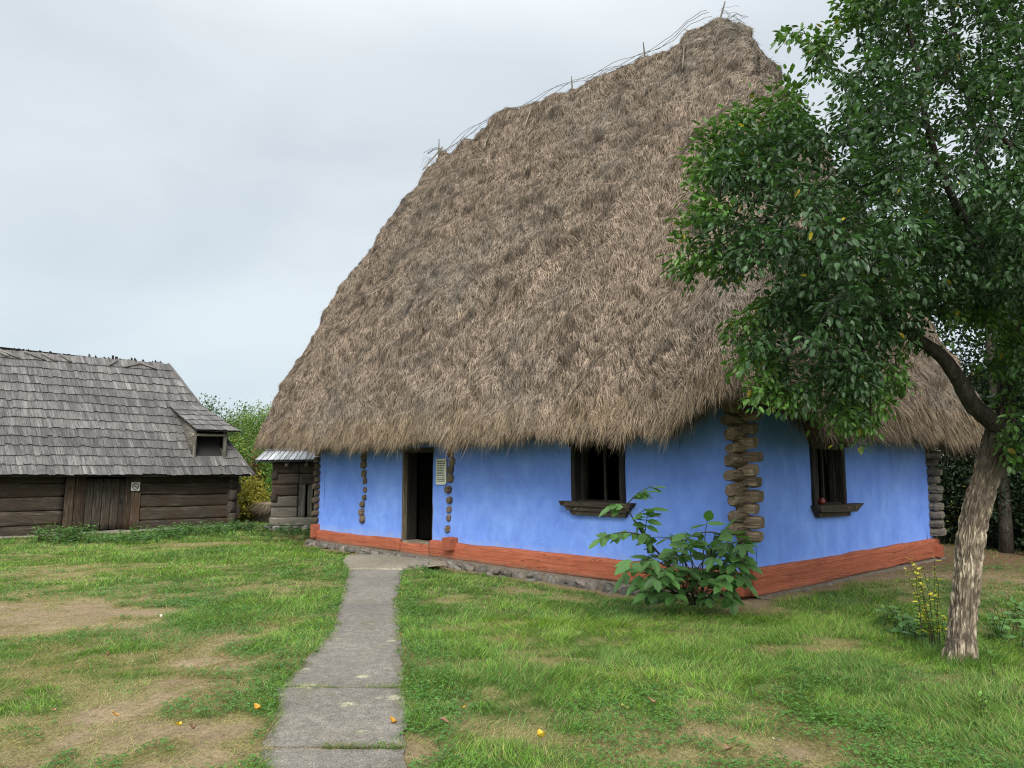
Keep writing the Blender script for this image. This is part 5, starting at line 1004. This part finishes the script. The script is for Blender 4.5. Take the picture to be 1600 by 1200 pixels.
# ================================================================ weeds and shoots
def weed(nm, label, cat, px, py, h, spread, nst, lsz, colr, lpn=7, wr=.6, yellow=0, yc=(.4, .36, .04), tone_top=1.3, group=None, seed=1, lean=.35, up=.3):
    base = gpt(px, py); base[2] = float(gh(base[0], base[1])); root = thing(nm, base, label, cat, group); rr = np.random.default_rng(seed+int(px)); mb = MB(); P_, A_, N_, l_, c_ = [], [], [], [], []
    for k in range(nst):
        a = rr.uniform(0, 2*math.pi); b0 = base+np.array([math.cos(a), math.sin(a), 0])*spread*rr.random()*.5; hh = h*rr.uniform(.55, 1.05); lx = np.array([math.cos(a), math.sin(a), 0])*lean*hh*rr.random()
        u = np.linspace(0, 1, 8)[:, None]; pts = b0+UP*hh*u+lx*u*u+rr.normal(0, .012, (8, 3))*u; tube(mb, pts, .0045*(1-.6*u[:, 0]), 5, close=False, col=(.9, .9, .6))
        for q in range(lpn):
            f = .18+.82*q/(lpn-1); p = b0+UP*hh*f+lx*f*f; t = rr.uniform(0, 2*math.pi); P_.append(p); A_.append([math.cos(t), math.sin(t), up+rr.normal(0, .25)]); N_.append([0, 0, 1]+rr.normal(0, .35, 3)); l_.append(lsz*rr.uniform(.6, 1.2)*(1.1-.35*f)); c_.append((np.array(yc) if rr.random() < yellow*f*1.6 else np.array(colr))*rr.uniform(.7, 1.25)*(1+(tone_top-1)*f))
    l_ = np.array(l_); V, Q, T = leaves(np.array(P_), np.array(A_), np.array(N_), l_, l_*wr, .1, .2); put(mesh('leaves', V, [Q, T], M['leaf_soft'], None, np.repeat(np.clip(c_, 0, 1), 8, 0)), root); q_ = put(mb.build('stems', M['twig'], None, True), root); q_['kind'] = 'stuff'
weed('yellow_shoot', 'thin yellow leaved shoots close to the left side of the trunk', 'shoot', 1462, 1018, .80, .25, 9, .062, (.16, .24, .03), 26, .55, .6, (.50, .46, .04), seed=4)
weed('yellow_shoot', 'single slanting shoot with yellow tip, farther left of the trunk', 'shoot', 1444, 1004, .62, .05, 2, .05, (.13, .2, .03), 18, .55, .5, (.50, .46, .04), seed=5, lean=.7)
weed('yellow_shoot', 'yellowish shoot tucked against the foot of the trunk', 'shoot', 1487, 1030, .5, .15, 4, .05, (.14, .2, .03), 18, .55, .6, (.50, .46, .04), seed=6)
weed('broad_leaved_weed', 'pale broad leaved weeds in the grass left of the trunk', 'weed', 1415, 985, .26, .6, 16, .12, (.085, .17, .045), 5, .75, seed=7, lean=.8, up=.1)
weed('broad_leaved_weed', 'low broad leaved weeds between the shoots and the trunk', 'weed', 1452, 1000, .24, .5, 12, .12, (.08, .17, .05), 5, .75, seed=8, lean=.8, up=.1)
weed('broad_leaved_weed', 'broad leaved weeds just right of the trunk', 'weed', 1562, 1005, .32, .6, 16, .11, (.09, .19, .05), 5, .75, seed=9, lean=.7, up=.1)
weed('broad_leaved_weed', 'broad leaved weeds at the right edge of the lawn', 'weed', 1605, 985, .35, .6, 14, .11, (.085, .18, .045), 5, .75, seed=10, lean=.7, up=.1)
weed('upright_seedling', 'slender seedling standing in the grass right of the trunk', 'seedling', 1553, 1062, .38, .05, 1, .07, (.10, .2, .04), 12, .5, seed=11)
weed('upright_seedling', 'small forked seedling near the lower right corner', 'seedling', 1530, 1115, .16, .08, 3, .05, (.14, .26, .05), 8, .5, seed=12)
gw = 'weeds growing along the foot of the hut'
for k, (px, py, h, nst, lb) in enumerate(((105, 845, .42, 60, 'tallest feathery weed clump at the foot of the hut, left of its door'), (165, 848, .22, 40, 'low weeds under the left half of the hut door'), (215, 844, .22, 36, 'low weeds below the no smoking sign'), (262, 838, .3, 44, 'bushy weeds along the hut wall right of its door'), (300, 835, .26, 40, 'weeds along the hut wall under the dormer'), (345, 830, .28, 40, 'weeds at the right end of the hut wall'))):
    weed('weed_clump', lb, 'weed', px, py, h, 2.4 if k else 1.5, int(nst*1.8), .13, (.065, .145, .032), 9, .35, group=gw, seed=20+k, lean=.7, up=.2)
gw2 = 'weeds around the shed and the low wall'
for k, (px, py, h, nst, lb) in enumerate(((385, 828, .3, 40, 'weeds growing below the straw capped wall'), (440, 834, .3, 44, 'weeds in front of the shed'), (475, 838, .34, 40, 'dark weeds between the shed and the blue house'))):
    weed('weed_clump', lb, 'weed', px, py, h, 1.8, nst, .10, (.04, .10, .025), 9, .45, group=gw2, seed=30+k, lean=.7, up=.2)

# flat stone by the door step
fs = MB(); stone_at(fs, gpt(668, 880)+UP*-.01, .17, .11, .045, 9, (.22, .22, .21)); stone_at(fs, gpt(660, 883)+UP*.0, .08, .06, .05, 10, (.16, .15, .14)); o = fs.build('flat_stone', M['stone'], None, True, origin=gpt(668, 880)); tag(o, 'flat grey stone lying right of the doorstep paving', 'stone')

# ================================================================ fallen leaves
FL = [(846, 1162, .085, 'y', 'largest bright yellow leaf on the grass in the middle of the lower lawn'), (724, 1122, .06, 'y', 'orange yellow leaf in the clover right of the path'), (615, 1136, .07, 'o', 'orange leaf lying on the concrete near its lower right edge'), (628, 996, .05, 'o', 'small orange leaf on the right edge of the path halfway up'),
      (276, 1153, .075, 'y', 'yellow leaf low on the lawn left of the path'), (402, 1125, .08, 'o', 'curled orange leaf beside the left edge of the path'), (179, 1135, .06, 'o', 'pale orange leaf on the dry grass at lower left'), (81, 1122, .06, 'p', 'pinkish brown leaf near the left edge of the lawn'), (348, 1041, .08, 'b', 'brown leaf on the dry patch left of the path'),
      (252, 971, .06, 'w', 'whitish curled leaf on the upper left lawn'), (1215, 1173, .09, 'w', 'whitish leaf near the bottom of the right lawn'), (1138, 1183, .08, 'b', 'brown leaf left of the whitish leaf on the lower right lawn'), (1020, 1111, .08, 'b', 'dark brown leaf on the lawn right of centre'), (977, 1122, .07, 'g', 'yellowish green leaf left of the dark brown leaf'), (694, 1142, .09, 'b', 'crumpled brown leaf next to the right edge of the path'), (300, 1158, .06, 'b', 'pale brown leaf just right of the low yellow leaf'), (168, 1033, .05, 'b', 'small brown leaf on the left lawn'), (862, 1125, .05, 'b', 'thin curled brown leaf above the largest yellow leaf')]
LC = dict(y=(.55, .36, .03), o=(.50, .25, .03), p=(.42, .26, .16), b=(.20, .12, .065), w=(.62, .58, .48), g=(.36, .36, .10)); M['dead'] = mat_attr('fallen_leaf', .6, .3, .2, 60)
rf_ = np.random.default_rng(8)
for (px, py, sz, kc, lb) in FL:
    sz *= .8; p = gpt(px, py); onp = bool(in_path(np.array([p[0]]), np.array([p[1]]))[0]); z = float(gh(p[0], p[1]))+(.03 if onp else .055); a = rf_.uniform(0, 6.28); p = np.array([p[0], p[1], z])
    nL = 9; u = np.linspace(0, 1, nL); wpr = np.sin(u*math.pi)**.8*.30*sz*1.3; ax = np.array([math.cos(a), math.sin(a)*1, 0]); sx2 = np.array([-ax[1], ax[0], 0]); V = []
    cu = rf_.uniform(.5, 1.6)
    for q in range(nL):
        for w_ in (-1, -.5, 0, .5, 1): V.append(p+ax*(u[q]-.5)*sz+sx2*w_*wpr[q]+UP*(abs(w_)**2*wpr[q]*.5*cu+.012*math.sin(u[q]*5+a)+(u[q]-.5)**2*.05*cu))
    i, k = np.meshgrid(np.arange(nL-1), np.arange(4), indexing='ij'); Q = np.stack([i*5+k, i*5+k+1, (i+1)*5+k+1, (i+1)*5+k], -1).reshape(-1, 4)
    V = np.array(V); nl_ = len(V); V2 = V-UP*.0012; o = mesh('fallen_leaf', np.concatenate([V, V2]), [np.concatenate([Q, Q[:, ::-1]+nl_])], M['dead'], None, np.tile(np.array(LC[kc])*rf_.uniform(.85, 1.1), (2*nl_, 1)), None, True, origin=p)
    tag(o, lb, 'leaf', 'fallen leaves on the lawn and path')

# ================================================================ GRASS
def scatter(n, y0, y1, pw=1.0):
    y = y0+(y1-y0)*rng.random(n)**pw; hw = y*.76+1.7; x = rng.uniform(-1, 1, n)*hw; return x, y
def grass_field(n, y0, y1, pw, wmul, hmul, segs='v'):
    x, y = scatter(n, y0, y1, pw); hd = house_d(x, y); D_ = dryness(x, y)
    s, t = st_of(x, y); ok = (hd > .16) & ~in_path(x, y, -.03) & ~((y > PL[-3, 1]) & in_poly(x, y, [tuple(q) for q in apl]))
    sh_, so2 = (x-G0[0])*wd_[0]+(y-G0[1])*wd_[1], (x-G0[0])*wo[0]+(y-G0[1])*wo[1]; ok &= ~((so2 < .05) & (sh_ < HL) & (so2 > -6))
    ok &= rng.random(n) < (1.0-.85*sm(.62, 1.0, D_))*(.35+.65*sm(.0, .5, hd)); ok &= ~((np.hypot(x-9.3, y-15.5) < 4) & (rng.random(n) < .85))
    x, y, D_, hd = x[ok], y[ok], D_[ok], hd[ok]; n = len(x); tuft = vnoise(x*3.1, y*3.1, None, 201); tuft2 = vnoise(x*9, y*9, None, 203); lush = sm(.35, 0, D_)
    h = (.030+.035*lush+.022*sm(.1, .8, tuft)*(1-sm(.5, .8, D_)))*(1+.35*tuft2)*rng.uniform(.5, 1.35, n)*hmul*.80; near = sm(.55, .15, hd)*sm(.6, .2, D_); h *= 1+near*.8
    dirn = vnoise(x*2.1, y*2.1, None, 207)*3.5; ta = dirn+rng.normal(0, 1.1, n); lay = rng.uniform(.3, 1.25, n)+.5*sm(.3, .8, D_); Dv_ = unit(np.stack([np.cos(ta)*lay, np.sin(ta)*lay, np.ones(n)], 1)); pa = rng.uniform(0, math.pi, n)
    Sv = np.stack([np.cos(pa), np.sin(pa), np.zeros(n)], 1); wd2 = rng.uniform(.0022, .0048, n)*wmul*np.maximum(1, y/7); z = gh(x, y)
    isdry = rng.random(n) < (.15+.70*sm(.12, .65, D_)); g1 = np.array([.055, .150, .020]); g2 = np.array([.185, .315, .042]); mixg = np.clip(.45+.4*vnoise(x*.9, y*.9, None, 209)+rng.normal(0, .22, n), 0, 1)[:, None]; c = g1*(1-mixg)+g2*mixg
    blu = sm(.35, .7, vnoise(x*1.4, y*1.4, None, 211))[:, None]; c = c*(1-.4*blu)+np.array([.055, .14, .045])*.4*blu; c = np.where(isdry[:, None], np.array([.34, .285, .13])*rng.uniform(.45, 1.3, (n, 1)), c*rng.uniform(.4, 1.6, (n, 1)))
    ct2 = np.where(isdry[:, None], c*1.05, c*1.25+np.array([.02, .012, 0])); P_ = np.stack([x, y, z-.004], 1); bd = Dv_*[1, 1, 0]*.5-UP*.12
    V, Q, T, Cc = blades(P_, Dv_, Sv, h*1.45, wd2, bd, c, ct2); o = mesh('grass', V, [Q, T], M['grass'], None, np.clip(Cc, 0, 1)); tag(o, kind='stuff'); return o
def merge_grass():
    grass_field(420000, 3.0, 8.5, 1.15, 1.0, 1.0); grass_field(255000, 8.0, 19, 1.25, 1.15, 1.1); grass_field(90000, 18, 34, 1.0, 1.6, 1.3)
merge_grass()
# tufts rooted in the path's joints and along its broken edges
n = 5200; yj = np.where(rng.random(n) < .5, ya, yb)+rng.normal(0, .012, n); ed_ = rng.random(n) < .75; yj = np.where(ed_, rng.uniform(3.6, 11, n), yj); l_e, r_e = path_lr(yj); uu = rng.random(n); xj = np.where(ed_, np.where(uu < .5, l_e+np.abs(rng.normal(0, .035, n)), r_e-np.abs(rng.normal(0, .03, n))), l_e+(r_e-l_e)*uu)
ok = vnoise(xj*5, yj*6, None, 251) > .0; xj, yj = xj[ok], yj[ok]; n = len(xj); a = rng.uniform(0, 6.28, n); Dv_ = unit(np.stack([np.cos(a), np.sin(a), rng.uniform(.4, 1.2, n)], 1))
V, Q, T, Cc = blades(np.stack([xj, yj, np.full(n, .012)], 1), Dv_, np.stack([-np.sin(a), np.cos(a), np.zeros(n)], 1), rng.uniform(.03, .075, n), rng.uniform(.003, .005, n), Dv_*[1, 1, 0]*.4-UP*.15, np.where(rng.random((n, 1)) < .35, np.array([.30, .25, .11]), np.array([.10, .19, .035]))*rng.uniform(.6, 1.3, (n, 1)))
tag(mesh('grass', V, [Q, T], M['grass'], None, np.clip(Cc, 0, 1)), kind='stuff')
# longer uncut grass round the foot of the tree
n = 1500; a = rng.uniform(0, 6.28, n); rr_ = .13+np.abs(rng.normal(0, .13, n)); b0 = gpt(1500, 1033); x, y = b0[0]+np.cos(a)*rr_, b0[1]+np.sin(a)*rr_; Dv_ = unit(np.stack([np.cos(a+rng.normal(0, 1, n))*.35, np.sin(a+rng.normal(0, 1, n))*.35, np.ones(n)], 1))
V, Q, T, Cc = blades(np.stack([x, y, gh(x, y)], 1), Dv_, np.stack([-np.sin(a), np.cos(a), np.zeros(n)], 1), rng.uniform(.06, .17, n), rng.uniform(.003, .006, n), Dv_*[1, 1, 0]*.6-UP*.2, np.array([.10, .20, .04])*rng.uniform(.5, 1.5, (n, 1)))
tag(mesh('grass', V, [Q, T], M['grass'], None, np.clip(Cc, 0, 1)), kind='stuff')
# sparse longer pale blades standing over the lawn
x, y = scatter(16000, 3.3, 13, 1.2); D_ = dryness(x, y); ok = (D_ < .45) & (vnoise(x*1.2, y*1.2, None, 241) > -.15) & (house_d(x, y) > .2) & ~in_path(x, y, 0); x, y = x[ok], y[ok]; n = len(x); a = rng.uniform(0, 6.28, n)
Dv_ = unit(np.stack([np.cos(a)*.6, np.sin(a)*.6, np.ones(n)], 1)); V, Q, T, Cc = blades(np.stack([x, y, gh(x, y)], 1), Dv_, np.stack([-np.sin(a), np.cos(a), np.zeros(n)], 1), rng.uniform(.07, .15, n), rng.uniform(.003, .006, n), Dv_*[1, 1, 0]*.8-UP*.35, np.array([.13, .26, .06])*rng.uniform(.6, 1.4, (n, 1)))
tag(mesh('grass', V, [Q, T], M['grass'], None, np.clip(Cc, 0, 1)), kind='stuff')
# clover and other small round leaves, in patches
def clover(n, y0, y1, thr, size):
    x, y = scatter(n, y0, y1, 1.2); D_ = dryness(x, y); l, r = path_lr(y); dl = np.where(y < PY1, np.minimum(np.abs(x-l), np.abs(x-r)), 9); k_ = .5*fbm(x*1.3, y*1.3, None, 221, 3)+.5*vnoise(x*.5, y*.5, None, 223)+.65*sm(.6, .05, dl)*(np.where(x > r-.1, 1, .8))
    ok = (k_ > thr+rng.normal(0, .06, n)) & (D_ < .62) & ~in_path(x, y, -.01) & (house_d(x, y) > .2); x, y = x[ok], y[ok]; n = len(x); m = 3
    rep = np.repeat(np.arange(n), m); cx_, cy_ = x[rep], y[rep]; a = rng.uniform(0, 2*math.pi, n)[rep]+np.tile(np.arange(m)*2.09, n); hz = rng.uniform(.02, .055, n)[rep]
    P_ = np.stack([cx_, cy_, gh(cx_, cy_)+hz], 1); A_ = np.stack([np.cos(a), np.sin(a), rng.normal(.05, .25, n*m)], 1); N_ = np.stack([rng.normal(0, .35, n*m), rng.normal(-.15, .35, n*m), np.ones(n*m)], 1); sz = size*.85*rng.uniform(.7, 1.3, n)[rep]*np.maximum(1, cy_/8)
    V, Q, T = leaves(P_, A_, N_, sz, sz*.85, .1, .1); c = np.array([.075, .175, .034])*rng.uniform(.6, 1.4, (n, 1)); o = mesh('clover', V, [Q, T], M['grass'], None, np.repeat(np.repeat(c, m, 0), 8, 0)); tag(o, kind='stuff')
clover(88000, 3.4, 9.5, .17, .017); clover(30000, 9, 16, .2, .02)
# dry litter on the bare soil
n = 26000; x, y = scatter(n, 3.3, 14, 1.3); D_ = dryness(x, y); ok = (rng.random(n) < sm(.2, .8, D_)) & ~in_path(x, y, 0) & (house_d(x, y) > .14); x, y = x[ok], y[ok]; n = len(x); a = rng.uniform(0, 6.28, n)
V, Q, T, Cc = blades(np.stack([x, y, gh(x, y)+.006], 1), unit(np.stack([np.cos(a), np.sin(a), rng.uniform(0, .25, n)], 1)), np.stack([-np.sin(a), np.cos(a), np.zeros(n)], 1), rng.uniform(.03, .11, n), rng.uniform(.002, .005, n), np.zeros((n, 3)), np.array([.33, .27, .15])*rng.uniform(.5, 1.3, (n, 1)))
tag(mesh('dry_litter', V, [Q, T], M['grass'], None, np.clip(Cc, 0, 1)), kind='stuff')
